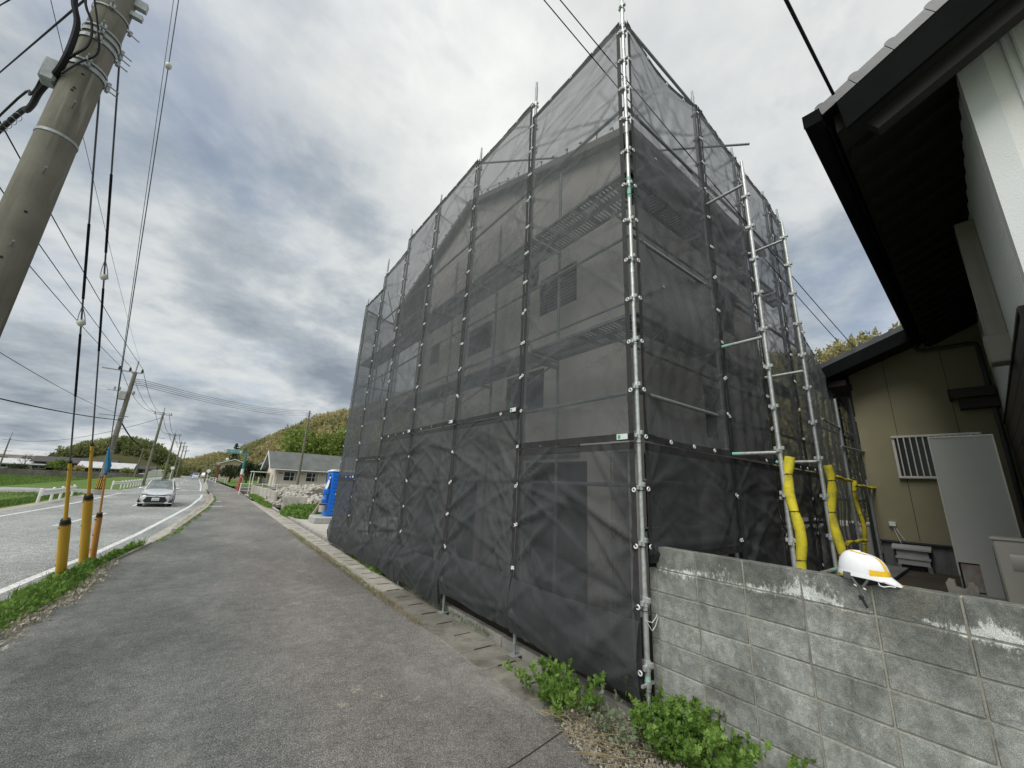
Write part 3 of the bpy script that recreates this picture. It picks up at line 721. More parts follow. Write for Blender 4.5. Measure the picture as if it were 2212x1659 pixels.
for xx, zt in zip(PXB, (8.30, 8.05, 7.85, 7.8)):
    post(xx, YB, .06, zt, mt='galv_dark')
for xx, zt in ((5.12, 6.42), (6.48, 6.12)):
    o = post(xx, 1.69, .78, zt)
    for z in (6.15, 3.87, 2.45) if xx < 6 else (5.9, 3.73, 2.45):
        MB().cyl((xx, 1.71, z), (xx, YB - .02, z), .0215, n=10).build('transverse', 'galv', scaf)
        if z == 2.45 or z == 3.87: MB().cyl((xx, 2.1, z), (xx, 2.2, z), .0222, n=10).build('colour_band', 'green_band', scaf)
MB().cyl((5.14, 1.69, 1.12), (6.46, 1.69, 1.12), .0215, n=10).build('rail', 'galv', scaf)
MB().cyl((6.25, 1.69, 1.12), (6.42, 1.69, 1.12), .0222, n=10).build('colour_band', 'green_band', scaf)
# inner row, rails, planks
XI = 3.90
for i, yy in enumerate(PY):
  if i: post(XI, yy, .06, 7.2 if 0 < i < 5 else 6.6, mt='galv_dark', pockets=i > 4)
def plank(c0, along, w=.50, L=1.78, z=0):
    """perforated steel walkway deck: side rails, ribs and slats"""
    m = MB()
    x, y = c0
    def b(u0, u1, v0, v1, z0, z1):
        if along == 'y': m.bx(x + v0, x + v1, y + u0, y + u1, z0, z1)
        else: m.bx(x + u0, x + u1, y + v0, y + v1, z0, z1)
    for v in (0, w - .03): b(.02, L - .02, v, v + .03, z - .035, z)
    u = .03
    while u < L - .05: b(u, u + .03, .03, w - .03, z - .006, z); u += .055
    for u in (.02, L / 2, L - .06): b(u, u + .04, .03, w - .03, z - .035, z - .008)
    return m.build('plank', 'steel_grey', scaf, smooth=False)
for i in range(6):
    y0, y1 = PY[i], PY[i + 1]
    tz = {0: 8.10, 1: 8.44, 2: 8.65, 3: 8.68, 4: 8.3, 5: 7.85}[i]
    tz2 = {0: 8.13, 1: 8.50, 2: 8.66, 3: 8.69, 4: 8.28, 5: 7.85}[i]
    rail((XF, y0, tz), (XF, y1, tz2 if i < 5 else 7.9))
    for z in (1.995, 2.92, 4.77, 6.64):
        if z > 6.5 and i > 4: continue
        rail((XF, y0, z), (XF, y1, z))
    for z in (3.84, 5.74):
        plank((XF + .04, y0 + .02), 'y', .27, y1 - y0 - .05, z); plank((XF + .33, y0 + .02), 'y', .25, y1 - y0 - .05, z)
        rail((XI, y0, z + .5), (XI, y1, z + .5), r=.019)
for yy in PY:
    for z in (3.80, 5.70, 1.6):
        rail((XF, yy, z), (XI, yy, z), name='bracket')
    m = MB(); m.box((3.60, yy, 3.72), (.62, .03, .06), Matrix.Rotation(0, 3, 'Y')); m.cyl((XF, yy, 3.3), (3.75, yy, 3.7), .014, n=6)
    m.build('bracket', 'steel_grey', scaf)
bx_ = [XF] + PXB
tb = [8.15, 8.12, 7.9, 7.78, 7.45]
for i in range(4):
    x0, x1 = bx_[i], bx_[i + 1]
    rail((x0, YB, tb[i]), (x1, YB, tb[i + 1]))
    for z in (1.6, 2.04, 2.92, 4.77, 6.64): rail((x0, YB, z), (x1, YB, z))
    for z in (3.84, 5.74):
        plank((x0 + .03, YB + .04), 'x', .27, x1 - x0 - .05, z)
        rail((x0, YB + .62, z - .04), (x1, YB + .62, z - .04))
rail((XF, 5.98, 8.60), (6.75, 2.06, 8.28), name='ridge_pipe')
for z in (7.55, 5.0): rail((XF, PY[6], z), (6.4, PY[6], z))
for xx in (4.6, 6.2): post(xx, PY[6], .05, 7.0, mt='galv_dark')
# diagonal braces at the far end
rail((3.34, 10.0, 5.9), (3.34, 11.3, 7.7), r=.017, name='brace'); rail((3.34, 8.6, .4), (3.34, 10.8, 4.9), r=.02, name='brace')
rail((3.36, 11.6, 2.0), (3.36, 10.0, 6.0), r=.017, name='brace')
# lower lift further back on the side
for xx, zt in ((9.6, 5.6), (11.2, 4.6)):
    post(xx, 2.45, .06, zt, mt='galv_dark')
for z in (2.0, 3.4): rail((8.5, 2.40, z), (13.2, 2.45, z))
post(13.2, 2.45, .06, 3.9, mt='galv_dark')

# ------------------------------------------------------------------ mesh sheets
rngN = np.random.default_rng(11)
grom = MB().torus((0, 0, 0), .017, .0075, (1, 0, 0), 10, 5).mesh('eyelet', 'white')
tie = MB().tube([(-.005, 0, 0), (-.02, .02, -.01), (-.02, .045, -.02), (-.01, .06, -.05), (0, .062, -.1)], .0035, 5).mesh('tie_cord', 'black')
def sheet(p0, p1, zb, zt0, zt1, label, zt_sag=0.0, seed=0, bulge=.03, crease=1.0, gap=.006, tiez=None, bottom_open=False, tag=None, out=None, loose=0.0, top_ey=True, fold=False, mt_='net'):
    p0 = Vector((p0[0], p0[1], 0)); p1 = Vector((p1[0], p1[1], 0)); d = (p1 - p0); L = d.length; d.normalize()
    nrm = Vector((d.y, -d.x, 0)) if out is None else Vector(out)
    rg = np.random.default_rng(seed + 100)
    L2 = L - 2 * gap; nu = max(14, int(L2 / .027)); H_ = max(zt0, zt1) - zb; nv = max(10, int(H_ / .036))
    u = np.linspace(0, 1, nu + 1); t = np.linspace(0, 1, nv + 1); U, T = np.meshgrid(u, t)
    ztop = zt0 + (zt1 - zt0) * U - zt_sag * 4 * U * (1 - U) * (1 - .25 * U)
    Z = zb + (ztop - zb) * T; S = gap + U * L2
    D = np.zeros_like(S)
    edge = np.minimum(S - gap, L - gap - S)
    D += bulge * np.sin(np.pi * U) * (.55 + .45 * np.sin(2 * np.pi * (Z / 1.9) + rg.uniform(0, 6)))
    # creases fan out from the ties on both posts
    zties = np.arange(.4938, max(zt0, zt1), LV) if tiez is None else tiez
    for side in (0, 1):
        for zt_ in zties:
            if zt_ < zb - .05 or zt_ > max(zt0, zt1) + .05: continue
            sx = gap if side == 0 else L - gap
            du = (S - sx) * (1 if side == 0 else -1); dz = Z - zt_
            r = np.hypot(du, dz) + 1e-6; th = np.arctan2(dz, du)
            amp = crease * rg.uniform(.25, 1.0) * .020; kf = rg.uniform(7, 13); ph = rg.uniform(0, 6.28)
            wv = np.abs(np.sin(th * kf / 2 + ph)) ** 1.6
            D += amp * r * np.exp(-(r / rg.uniform(.45, 1.0)) ** 1.5) * (wv - .5) * 3.0
    for _ in range(int(7 * crease) + 2):                      # long tension folds between distant ties
        a = rg.uniform(-1.1, 1.1); z_c = rg.uniform(zb, max(zt0, zt1)); s_c = rg.uniform(0, L)
        q = (S - s_c) * math.sin(a) - (Z - z_c) * math.cos(a); al = (S - s_c) * math.cos(a) + (Z - z_c) * math.sin(a)
        D += rg.uniform(-.012, .016) * crease * np.exp(-(q / rg.uniform(.02, .06)) ** 2) * np.exp(-(al / rg.uniform(.4, 1.1)) ** 2)
    crispy = np.zeros_like(S)
    for side in (0, 1):
        for zt_ in zties:
            if zt_ < zb - .05 or zt_ > max(zt0, zt1) + .05: continue
            sx = gap if side == 0 else L - gap
            du = (S - sx) * (1 if side == 0 else -1); dz = Z - zt_
            for _ in range(int(2 + 4 * crease)):
                th0 = rg.uniform(-1.25, 1.25); ll = rg.uniform(.35, 1.5)
                al = du * math.cos(th0) + dz * math.sin(th0); q = -du * math.sin(th0) + dz * math.cos(th0)
                wd = .010 + .022 * np.clip(al, 0, 2) / ll
                crispy += rg.choice([1, 1, -.7]) * rg.uniform(.008, .024) * crease * np.exp(-(q / wd) ** 2) * np.clip(al / .08, 0, 1) * np.exp(-np.clip(al / ll, 0, 9) ** 2) * (al > 0)
    if crease > 1:                                            # broad slack folds raking down from the right-hand ties
        for zt_ in zties:
            if not (zb + .1 < zt_ < max(zt0, zt1) + .05): continue
            for side in (0, 0, 1):
                sx = gap if side else L - gap; du = (S - sx) * (1 if side else -1); dz = Z - zt_
                th0 = rg.uniform(.25, .95) * (1 if rg.random() < .75 else -1); ll = rg.uniform(.7, 1.5)
                al = du * math.cos(th0) + dz * math.sin(th0); q = -du * math.sin(th0) + dz * math.cos(th0)
                wd = .014 + .045 * np.clip(al, 0, 2) / ll
                D += rg.uniform(.014, .034) * np.exp(-(q / wd) ** 2) * np.clip(al / .1, 0, 1) * np.exp(-np.clip(al / ll, 0, 9) ** 3) * (al > 0)
    for zf in np.arange(zb + .28, max(zt0, zt1), .36):        # packing folds
        D += .0035 * np.exp(-((Z - zf - .02 * np.sin(3 * S + zf)) / .012) ** 2)
    if loose > 0:
        D += loose * np.sin(S * 14 + 1.5 * np.sin(Z * 1.3) + seed) * (.3 + .7 * T) * .5 + loose * .5 * np.sin(S * 23 - Z * .8 + seed * 2)
    D *= np.clip(edge / .10, 0, 1) ** .8
    D *= np.clip((ztop - Z) / .35, 0, 1) ** .7
    D += crispy
    D += rg.normal(0, .0007, D.shape)
    zoff = np.zeros_like(S)
    if bottom_open: zoff = .03 * np.sin(np.pi * U) * (1 - T) ** 6 + .02 * np.sin(7 * U + seed) * (1 - T) ** 8
    V = np.stack([p0.x + d.x * S + nrm.x * (D + .062), p0.y + d.y * S + nrm.y * (D + .062), Z + zoff], -1).reshape(-1, 3)
    i, j = np.meshgrid(np.arange(nu), np.arange(nv)); a = (j * (nu + 1) + i).ravel()
    F = np.stack([a, a + 1, a + nu + 2, a + nu + 1], -1)
    ctr = (p0 + d * (L / 2)); root = thing('mesh_sheet', label, 'safety net', (ctr.x, ctr.y, zb), group='black mesh sheets tied over the scaffold')
    mo = fast_obj('mesh', V, F, mt_, root, smooth=True)
    at_ = mo.data.attributes.new('fold', 'FLOAT', 'POINT'); at_.data.foreach_set('value', np.clip(np.abs(crispy) / .010, 0, 1).astype(np.float32).ravel())
    # stitched hems: narrow doubled bands just proud of the cloth
    idx = np.arange((nu + 1) * (nv + 1)).reshape(nv + 1, nu + 1)
    def band(cols, rows):
        sub = idx[rows][:, cols]; vv = V[sub.ravel()].copy(); vv[:, 0] += nrm.x * .004; vv[:, 1] += nrm.y * .004
        h, w = sub.shape; ii, jj = np.meshgrid(np.arange(w - 1), np.arange(h - 1)); a_ = (jj * w + ii).ravel()
        return vv, np.stack([a_, a_ + 1, a_ + w + 1, a_ + w], -1)
    R0 = slice(0, nv + 1)
    parts = [band(slice(0, 3), R0), band(slice(nu - 2, nu + 1), R0), band(slice(0, nu + 1), slice(nv - 2, nv + 1)), band(slice(0, nu + 1), slice(0, 3))]
    v_, f_ = merge(parts); fast_obj('hem', v_, f_, 'net_hem', root, smooth=True)
    if fold:
        hgt = .62
        rows = slice(0, int(hgt / H_ * nv) + 1); vv, ff = band(slice(0, nu + 1), rows)
        n_ = nrm; k_ = (vv[:, 2] - zb) / hgt; rr = np.sin(np.clip(k_, 0, 1) * math.pi)
        vv[:, 0] += n_.x * (.02 + .055 * rr); vv[:, 1] += n_.y * (.02 + .055 * rr)
        fast_obj('folded_skirt', vv, ff, 'net_shaded', root, smooth=True)
    rot = Matrix.Rotation(math.atan2(nrm.y, nrm.x), 4, 'Z')
    def at(s, z, o_=.070):
        p = p0 + d * s + nrm * o_; return Vector((p.x, p.y, z))
    inv = WM[root].inverted()
    for s in (gap + .018, L - gap - .018):
        for z in zties:
            zz = z - .02 + rg.uniform(-.02, .02)
            if zb + .03 < zz < min(zt0, zt1) - .03: inst(grom, 'eyelet', root, inv @ Matrix.Translation(at(s, zz)) @ rot)
    if top_ey:
        for q in (.25, .5, .75):
            zz = zt0 + (zt1 - zt0) * q - zt_sag * 4 * q * (1 - q) - .03
            inst(grom, 'eyelet', root, inv @ Matrix.Translation(at(q * L, zz)) @ rot)
            if zb > 1: inst(grom, 'eyelet', root, inv @ Matrix.Translation(at(q * L, zb + .03)) @ rot)
    if tag:
        s, z = tag; c = at(s, z, .085)
        ang = math.atan2(d.y, d.x)
        t_ = MB().box(c, (.13, .004, .055), Matrix.Rotation(ang, 3, 'Z')).build('tag', 'tag', root)
        c2 = c + d * (.035 if nrm.x < 0 else -.035) + nrm * .003
        MB().box(c2, (.03, .003, .035), Matrix.Rotation(ang, 3, 'Z')).build('tag_print', 'tag_green', t_, local=False)
        t_.children[0].matrix_parent_inverse = Matrix.Identity(4)
    return root
bay = ['first bay from the corner post', 'second bay from the corner post', 'third bay from the corner post', 'fourth bay from the corner post', 'fifth bay, second from the far end', 'last bay at the far end']
seamz = [2.42, 2.92, 2.94, 2.93, 2.45, 1.96]
tops = [(8.08, 8.08), (8.42, 8.48), (8.62, 8.64), (8.65, 8.65), (8.32, 8.26), (7.84, 7.88)]
bots = [(.24), (.27), (.12), (.10), (.08), (.10)]
W = (-1, 0, 0)
for i in range(6):
    a, b = (XF, PY[i]), (XF, PY[i + 1])
    sheet(a, b, seamz[i], tops[i][0], tops[i][1], 'upper black mesh sheet on the street face, %s' % bay[i], zt_sag=.02, seed=i, crease=.5 if i < 4 else .4, out=W, tag=(.13, seamz[i] + .04) if i in (0, 5) else ((.14, seamz[i] + .05) if i < 4 else None), loose=.0 if i < 4 else .02)
    sheet(a, b, bots[i], seamz[i] - .015, seamz[i] - .015, 'lower black mesh sheet on the street face, %s' % bay[i], seed=20 + i, crease=1.25, out=W, bottom_open=True, bulge=.04, top_ey=False, fold=True, mt_='net_shaded')
SO = (0, -1, 0)
bl = ['next to the near corner post', 'behind the nearer outer post', 'behind the farther outer post', 'at the far end of the side face']
tB = [(8.10, 8.06), (8.05, 7.85), (7.82, 7.72), (7.70, 7.42)]
for i in range(4):
    a, b = (bx_[i], YB), (bx_[i + 1], YB)
    if i == 0:
        sheet(a, b, 2.42, tB[i][0], tB[i][1], 'black mesh sheet sagging under its top rail, side face, next to the corner post', zt_sag=.33, seed=41, crease=.6, out=SO, loose=.012, bulge=-.16)
    else:
        sheet(a, b, 2.42, tB[i][0], tB[i][1], 'upper black mesh sheet on the side face, %s' % bl[i], seed=41 + i, crease=.7, out=SO, loose=.018, bulge=.02, zt_sag=.05, tag=(1.5, 2.46) if i == 0 else None)
    sheet(a, b, 1.32 if i == 0 else .70, 2.40, 2.40, 'lower black mesh sheet on the side face, %s' % bl[i], seed=60 + i, crease=1.1, out=SO, top_ey=False, mt_='net_shaded')
sheet((8.5, 2.33), (11.2, 2.45), .8, 5.35, 4.4, 'black mesh sheet on the low far scaffold beside the olive house, nearer half', seed=71, crease=.9, out=SO, loose=.05)
sheet((11.2, 2.45), (13.2, 2.45), .8, 4.35, 3.6, 'black mesh sheet on the low far scaffold beside the olive house, farther half', seed=72, crease=.9, out=SO, loose=.06)
sheet((6.6, PY[6]), (XF, PY[6]), .3, 7.0, 7.8, 'black mesh sheet closing the far end of the scaffold, behind the empty bays', seed=81, crease=.5, out=(0, 1, 0), loose=.03)
# tie cords hanging at the corner post and between
for z in (8.0, 7.1, 6.2, 5.3, 4.4, 3.45, 2.95, 2.4, 1.95, 1.45, .93):
    r_ = MB().torus((XF, YB, z), .034, .0035, (random.uniform(-.2, .2), random.uniform(-.2, .2), 1), 12, 4)
    r_.tube([(XF - .03, YB + .01, z), (XF - .045, YB + .04, z - .01), (XF - .03, YB + .058, z - .015)], .0035, 5)
    r_.build('tie_cord', 'black', scaf)
MB().tube([(XF - .03, YB - .02, .86), (XF + .03, YB - .045, .84), (XF + .09, YB - .05, .88), (XF + .10, YB - .05, .90)], .004, 5).tube([(XF - .03, YB - .02, .86), (XF, YB - .05, .80), (XF + .02, YB - .05, .78), (XF + .07, YB - .05, .81), (XF + .11, YB - .05, .87)], .004, 5).build('tie_cord', 'cord', scaf)

# ------------------------------------------------------------------ yellow foam pads
def pad(x, y, z0, z1, label, lean=.05, r=.052, seed=0):
    rg = random.Random(seed)
    root = thing('foam_pad', label, 'foam pad', (x, y, z0), group='yellow foam pads on the scaffold')
    n = 15; pts = []; rr = []
    for k in range(n):
        f = k / (n - 1)
        pts.append((x - .03 + lean * math.sin(f * 7 + seed) * .5 + rg.uniform(-.004, .004), y - .045 + .03 * math.sin(f * 9 + seed), z0 + (z1 - z0) * f))
        pinch = .80 if k in (3, 8, 12) else 1.0
        rr.append(r * pinch * rg.uniform(.97, 1.03))
    MB().tube(pts, rr, 10).build('pad', 'foam', root)
    for k in (3, 8, 12):
        p = Vector(pts[k]); MB().torus(p, rr[k] + .004, .0035, (0.1, .1, 1), 12, 4).tube([p + Vector((-rr[k], -.01, 0)), p + Vector((-rr[k] - .04, -.02, .01)), p + Vector((-rr[k] - .09, -.02, .0))], .003, 4).build('tie_cord', 'black', root)
pad(5.16, 1.67, 1.02, 2.40, 'long yellow foam pad tied to the nearer outer scaffold post, ending above the block wall', seed=1)
pad(6.52, 1.67, 1.0, 2.40, 'long yellow foam pad tied to the farther outer scaffold post, beside the helmet', seed=3)
fr = thing('outer_frame', 'dark far scaffold frame with two crossbars between the net and the olive house', 'scaffold', (9.7, 2.12, .8))
for xx in (9.7,):
    MB().cyl((xx, 2.12, .8), (xx, 2.12, 3.95), .0243, n=10).build('post', 'galv_dark', fr)
    MB().cyl((xx + .75, 2.0, .8), (xx + .75, 2.0, 2.4), .0243, n=10).build('post', 'galv_dark', fr)
    MB().cyl((8.4, 2.05, 3.35), (9.7, 2.12, 3.35), .02, n=8).build('crossbar', 'galv_dark', fr)
    MB().cyl((9.5, 2.1, 2.98), (11.0, 2.0, 2.98), .02, n=8).build('crossbar', 'galv_dark', fr)
def hpad(p0, p1, label, seed):
    root = thing('foam_pad', label, 'foam pad', p0, group='yellow foam pads on the scaffold')
    pts = [Vector(p0).lerp(Vector(p1), k / 8) + Vector((0, 0, .01 * math.sin(k * 1.7 + seed))) for k in range(9)]
    MB().tube(pts, [.030 * (.82 if k in (2, 6) else 1) for k in range(9)], 9).build('pad', 'foam', root)
    for k in (2, 6): MB().torus(pts[k], .028, .003, tuple(pts[8] - pts[0]), 10, 4).build('tie_cord', 'black', root)
hpad((8.0, 2.0, 2.36), (9.55, 2.05, 2.33), 'yellow foam pad on the upper left crossbar of the far frame', 2)
hpad((9.45, 2.0, 2.26), (11.0, 1.95, 2.24), 'yellow foam pad on the right crossbar running behind the downpipe', 3)
hpad((8.2, 1.95, 1.32), (9.6, 2.0, 1.30), 'yellow foam pad on the lowest crossbar of the far frame, above the helmet', 5)
pad(9.78, 2.1, .9, 2.35, 'yellow foam pad standing on the far frame post, next to the downpipe', seed=7, r=.036)
# ------------------------------------------------------------------ house being taken down behind the nets
dem = thing('house_under_demolition', 'pinkish grey two storey gabled house being stripped behind the black mesh sheets', 'house', (6.4, 6.6, 0))
def roofz(y): return 9.19 - .37 * (7.7 - y) if y < 7.7 else 9.19 - .325 * (y - 7.7)
def wall_grid(m, horiz, a0, a1, z0, z1, openings, fixed0, fixed1):
    As = sorted({a0, a1} | {v for o in openings for v in o[:2]}); Zs = sorted({z0, z1} | {v for o in openings for v in o[2:4]})
    for i in range(len(As) - 1):
        for j in range(len(Zs) - 1):
            ca, cz = (As[i] + As[i + 1]) / 2, (Zs[j] + Zs[j + 1]) / 2
            if any(o[0] < ca < o[1] and o[2] < cz < o[3] for o in openings): continue
            if horiz == 'y': m.bx(fixed0, fixed1, As[i], As[i + 1], Zs[j], Zs[j + 1])
            else: m.bx(As[i], As[i + 1], fixed0, fixed1, Zs[j], Zs[j + 1])
win = [(4.73, 5.80, 3.22, 3.93), (3.98, 4.90, 4.93, 5.66), (4.95, 5.31, 5.60, 6.12), (6.45, 7.42, 4.77, 5.41), (8.95, 9.45, 5.02, 5.60)]
ops = win + [(3.05, 3.32, .05, 2.45), (3.74, 5.15, .05, 2.33), (6.62, 7.5, .05, 2.0), (8.2, 9.3, .05, 2.0)]
m = MB(); wall_grid(m, 'y', 3.05, 10.2, .05, 6.6, ops, 4.19, 4.34)
m.prism([(3.05, 6.6), (10.2, 6.6), (10.2, roofz(10.2) - .12), (7.7, 9.07), (3.05, roofz(3.05) - .12)], 'x', 4.19, 4.34)
m.build('street_wall', 'stucco', dem, smooth=False)
m = MB(); wall_grid(m, 'x', 4.34, 8.8, .05, 7.35, [(6.25, 6.95, 2.85, 3.75), (4.5, 6.1, .05, 2.45), (6.6, 8.4, .05, 2.45), (7.1, 8.1, 5.0, 6.0)], 3.05, 3.2)
m.build('side_wall', 'stucco', dem, smooth=False)
m = MB(); m.bx(4.34, 8.8, 10.05, 10.2, .05, 7.6); m.bx(8.65, 8.8, 3.2, 10.05, .05, 7.5); m.build('rear_wall', 'stucco_dark', dem, smooth=False)
MB().bx(4.35, 8.6, 3.22, 10.0, 2.55, 2.75).bx(5.6, 5.7, 3.22, 10.0, .1, 6.5).build('floor_and_dark_screen', 'dark_room', dem, smooth=False)  # floor slab plus a dark partition added to keep light out of the rooms
MB().bx(4.15, 4.50, 3.33, 3.73, .42, 2.45).bx(4.13, 4.52, 3.31, 3.75, .05, .42).build('column', 'column', dem)
MB().prism([(2.72, roofz(2.72)), (7.7, 9.19), (12.4, roofz(12.4)), (12.4, roofz(12.4) - .14), (7.7, 9.05), (2.72, roofz(2.72) - .14)], 'x', 4.02, 9.0).build('roof', 'stucco_dark', dem, smooth=False)
MB().bx(4.02, 9.0, 10.2, 12.3, 6.90, 6.98).bx(4.02, 9.0, 12.2, 12.4, 6.9, 7.55).build('eave_soffit', 'stucco_dark', dem, smooth=False)
hk = MB().cyl((0, 0, 0), (0, 0, .14), .011, n=6).cyl((0, -.01, .14), (0, .05, .15), .011, n=6).mesh('roof_hook', 'brown_dark')
y = 3.05
while y < 12.3:
    inst(hk, 'roof_hook', dem, WM[dem].inverted() @ Matrix.Translation((4.06, y, roofz(y) - .01)) @ Matrix.Rotation(random.uniform(-.25, .25), 4, 'X')); y += .40 + random.uniform(-.07, .07)
for k, (a, b, z0, z1) in enumerate(win):
    f = MB(); t = .045
    f.bx(4.20, 4.26, a, a + t, z0, z1).bx(4.20, 4.26, b - t, b, z0, z1).bx(4.20, 4.26, a + t, b - t, z0, z0 + t).bx(4.20, 4.26, a + t, b - t, z1 - t, z1)
    w_ = f.build('window', 'brown_dark', dem, smooth=False)
    if k in (1, 4):
        sl = MB().box((0, 0, 0), (.012, b - a - 2 * t, .055), Matrix.Rotation(.5, 3, 'Y')).mesh('slat', 'shutter')
        z = z0 + .08
        while z < z1 - .05:
            inst(sl, 'slat', w_, Matrix.Translation((4.22, (a + b) / 2, z))); z += .068
    MB().bx(4.30, 4.31, a + t, b - t, z0 + t, z1 - t).build('pane', 'glass', w_, smooth=False)
MB().bx(4.16, 4.188, 3.9, 5.3, 2.40, 2.62).build('lintel', 'stucco_dark', dem, smooth=False)
MB().cyl((4.16, 7.2, 3.05), (4.16, 5.9, 2.55), .05, n=10).build('loose_downpipe', 'shutter', dem)
rub = MB()
for i in range(26):
    rub.box((random.uniform(3.9, 8), random.uniform(10.4, 11.8), random.uniform(.05, .3)), (random.uniform(.1, .5), random.uniform(.1, .4), random.uniform(.04, .2)), Matrix.Rotation(random.uniform(0, 3), 3, Vector((random.random(), random.random(), 1)).normalized()))
rub.build('debris', 'stone', kind='stuff')

# ------------------------------------------------------------------ neighbour's house (local frame: u away along x, v across, turned 2.6 degrees)
NO, NA = (3.5, .53, 0), RAD(2.636)
nb = thing('neighbour_house', 'olive and white single storey house with black tiled eaves at the right edge', 'house', NO, NA)
def NBd(m_, name, mt, parent=nb, **k): return m_.build(name, mt, parent, local=True, **k)
def rz(v): return 5.20 + .47 * (-v)
# street wing: walls
VW = -.78
st = MB(); st.prism([(VW, .7), (VW, rz(VW) - .14), (-4.6, rz(-4.6) - .14), (-9, rz(-4.6) - .14 - .47 * 4.4), (-9, .7)], 'x', .62, .78)
NBd(st, 'street_wall', 'siding', smooth=False)
jn = MB()
for v in (-1.02, -1.07, -1.98, -2.03): jn.bx(.605, .622, v - .006, v + .006, .8, rz(v) - .15)
jn.bx(.600, .622, VW - .14, VW + .0, .8, rz(VW) - .14)
NBd(jn, 'wall_joint', 'ribbed', smooth=False)
rb_ = MB(); rb_.bx(.62, 7.3, VW - .13, VW - .012, 3.42, rz(VW) - .13)
u = .66
while u < 7.28: rb_.bx(u, u + .05, VW - .012, VW, 3.42, rz(VW) - .14); u += .075
NBd(rb_, 'ribbed_wall', 'ribbed', smooth=False)
db = MB()
z = .8
while z < 3.38: db.bx(1.1, 7.28, VW - .12, VW + .02, z, z + .19); z += .2
NBd(db, 'board_wall', 'brown_dark', smooth=False)
NBd(MB().bx(1.06, 1.1, VW - .12, VW + .03, .8, 3.42).bx(1.1, 7.28, VW - .12, VW + .035, 3.39, 3.42), 'board_trim', 'brown_dark', smooth=False)
# wing roof
VR = -4.6
r_ = MB(); r_.prism([(-.02, rz(-.02)), (VR, rz(VR)), (-9.2, rz(VR) - .47 * 4.6), (-9.2, rz(VR) - .47 * 4.6 - .06), (VR, rz(VR) - .06), (-.02, rz(-.02) - .06)], 'x', .12, 7.30)
NBd(r_, 'roof_deck', 'roof_black', smooth=False)
r_ = MB(); r_.prism([(-.10, rz(-.1) - .30), (VR, rz(VR) - .30), (VR, rz(VR) - .13), (-.10, rz(-.1) - .13)], 'x', .14, 7.28)
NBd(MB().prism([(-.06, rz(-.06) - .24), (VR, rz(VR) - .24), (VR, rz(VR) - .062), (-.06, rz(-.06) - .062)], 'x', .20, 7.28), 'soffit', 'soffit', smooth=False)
raf = MB()
u = .5
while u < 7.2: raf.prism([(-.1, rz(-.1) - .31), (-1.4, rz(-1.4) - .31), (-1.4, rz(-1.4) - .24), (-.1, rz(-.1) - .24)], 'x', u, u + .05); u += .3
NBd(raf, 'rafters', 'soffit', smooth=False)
NBd(MB().prism([(-.13, rz(-.13) - .36), (VR, rz(VR) - .36), (VR, rz(VR) + .0), (-.10, rz(-.10) + .0)], 'x', .09, .12), 'verge_board', 'roof_black', smooth=False)
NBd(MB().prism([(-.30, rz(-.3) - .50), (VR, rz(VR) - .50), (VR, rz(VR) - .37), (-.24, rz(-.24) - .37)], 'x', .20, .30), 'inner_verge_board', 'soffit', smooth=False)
tl = MB(); tl.cbox((0, 0, 0), (.26, .262, .035), .008, Matrix.Rotation(0, 3, 'X'))
for q in range(7):
    a0, a1 = math.pi * q / 6, 0
rollm = MB()
arc = [(.0 + .05 * math.cos(math.pi * q / 7), .018 + .045 * math.sin(math.pi * q / 7)) for q in range(8)]
rollm.cbox((0, 0, 0), (.24, .265, .03), .008)
rollm.prism([(.095 + .042 * math.cos(math.pi * q / 7), .010 + .042 * math.sin(math.pi * q / 7)) for q in range(8)], 'x', -.12, .12)
rollm.bx(-.135, -.12, -.13, .13, -.08, .015)
vt = rollm.mesh('verge_tile', 'tile')
an = math.atan(.47)
def slope_tiles(U, v0, v1, zf, ang, parent=nb, mesh=vt):
    v = v0
    while v > v1:
        inst(mesh, 'verge_tile', parent, Matrix.Translation((U, v - .12, zf(v - .12) + .035)) @ Matrix.Rotation(-ang, 4, 'X')); v -= .24
slope_tiles(.22, .03, -4.4, rz, an)
# eave course of tiles seen from below as a stepped edge
et = MB().cbox((0, 0, 0), (.255, .25, .03), .006).cyl((-.128, -.12, .01), (-.128, .12, .01), .03, n=8).mesh('eave_tile', 'tile')
u = .5
while u < 7.2:
    inst(et, 'eave_tile', nb, Matrix.Translation((u, -.09, rz(-.09) + .03)) @ Matrix.Rotation(-an, 4, 'X')); u += .265
gt = MB()
prof = [(.0, .10), (.0, .0), (.03, -.03), (.09, -.03), (.12, .0), (.12, .10), (.105, .10), (.105, .0), (.085, -.015), (.035, -.015), (.015, .0), (.015, .10)]
gt.prism([(.0 + a, 5.05 + b) for a, b in prof], 'x', .0, 7.26); gt.bx(-.005, .0, .0, .12, 5.02, 5.15)
NBd(gt, 'gutter', 'roof_black', smooth=False)
NBd(MB().cyl((7.10, .06, 5.05), (7.10, .06, 4.93), .036, n=10).tube([(7.10, .06, 4.95), (7.11, .04, 4.90), (7.12, -.02, 4.88), (7.2, -.60, 4.90), (7.2, -.68, 4.88), (7.2, -.70, 4.80), (7.2, -.70, 3.2), (7.2, -.68, .85)], .034, 10).cyl((7.2, -.70, 3.0), (7.2, -.70, 3.06), .04, n=10), 'downpipe', 'pipe_dark')
# vertical beige duct cover on the ribbed wall
NBd(MB().cbox((2.75, -.71, 4.36), (.20, .15, 1.38), .012).bx(2.645, 2.65, -.725, -.715, 3.7, 5.0), 'duct_cover', 'beige_duct')
NBd(MB().cbox((2.75, -.70, 3.54), (.23, .18, .30), .012), 'duct_end_box', 'beige_duct')
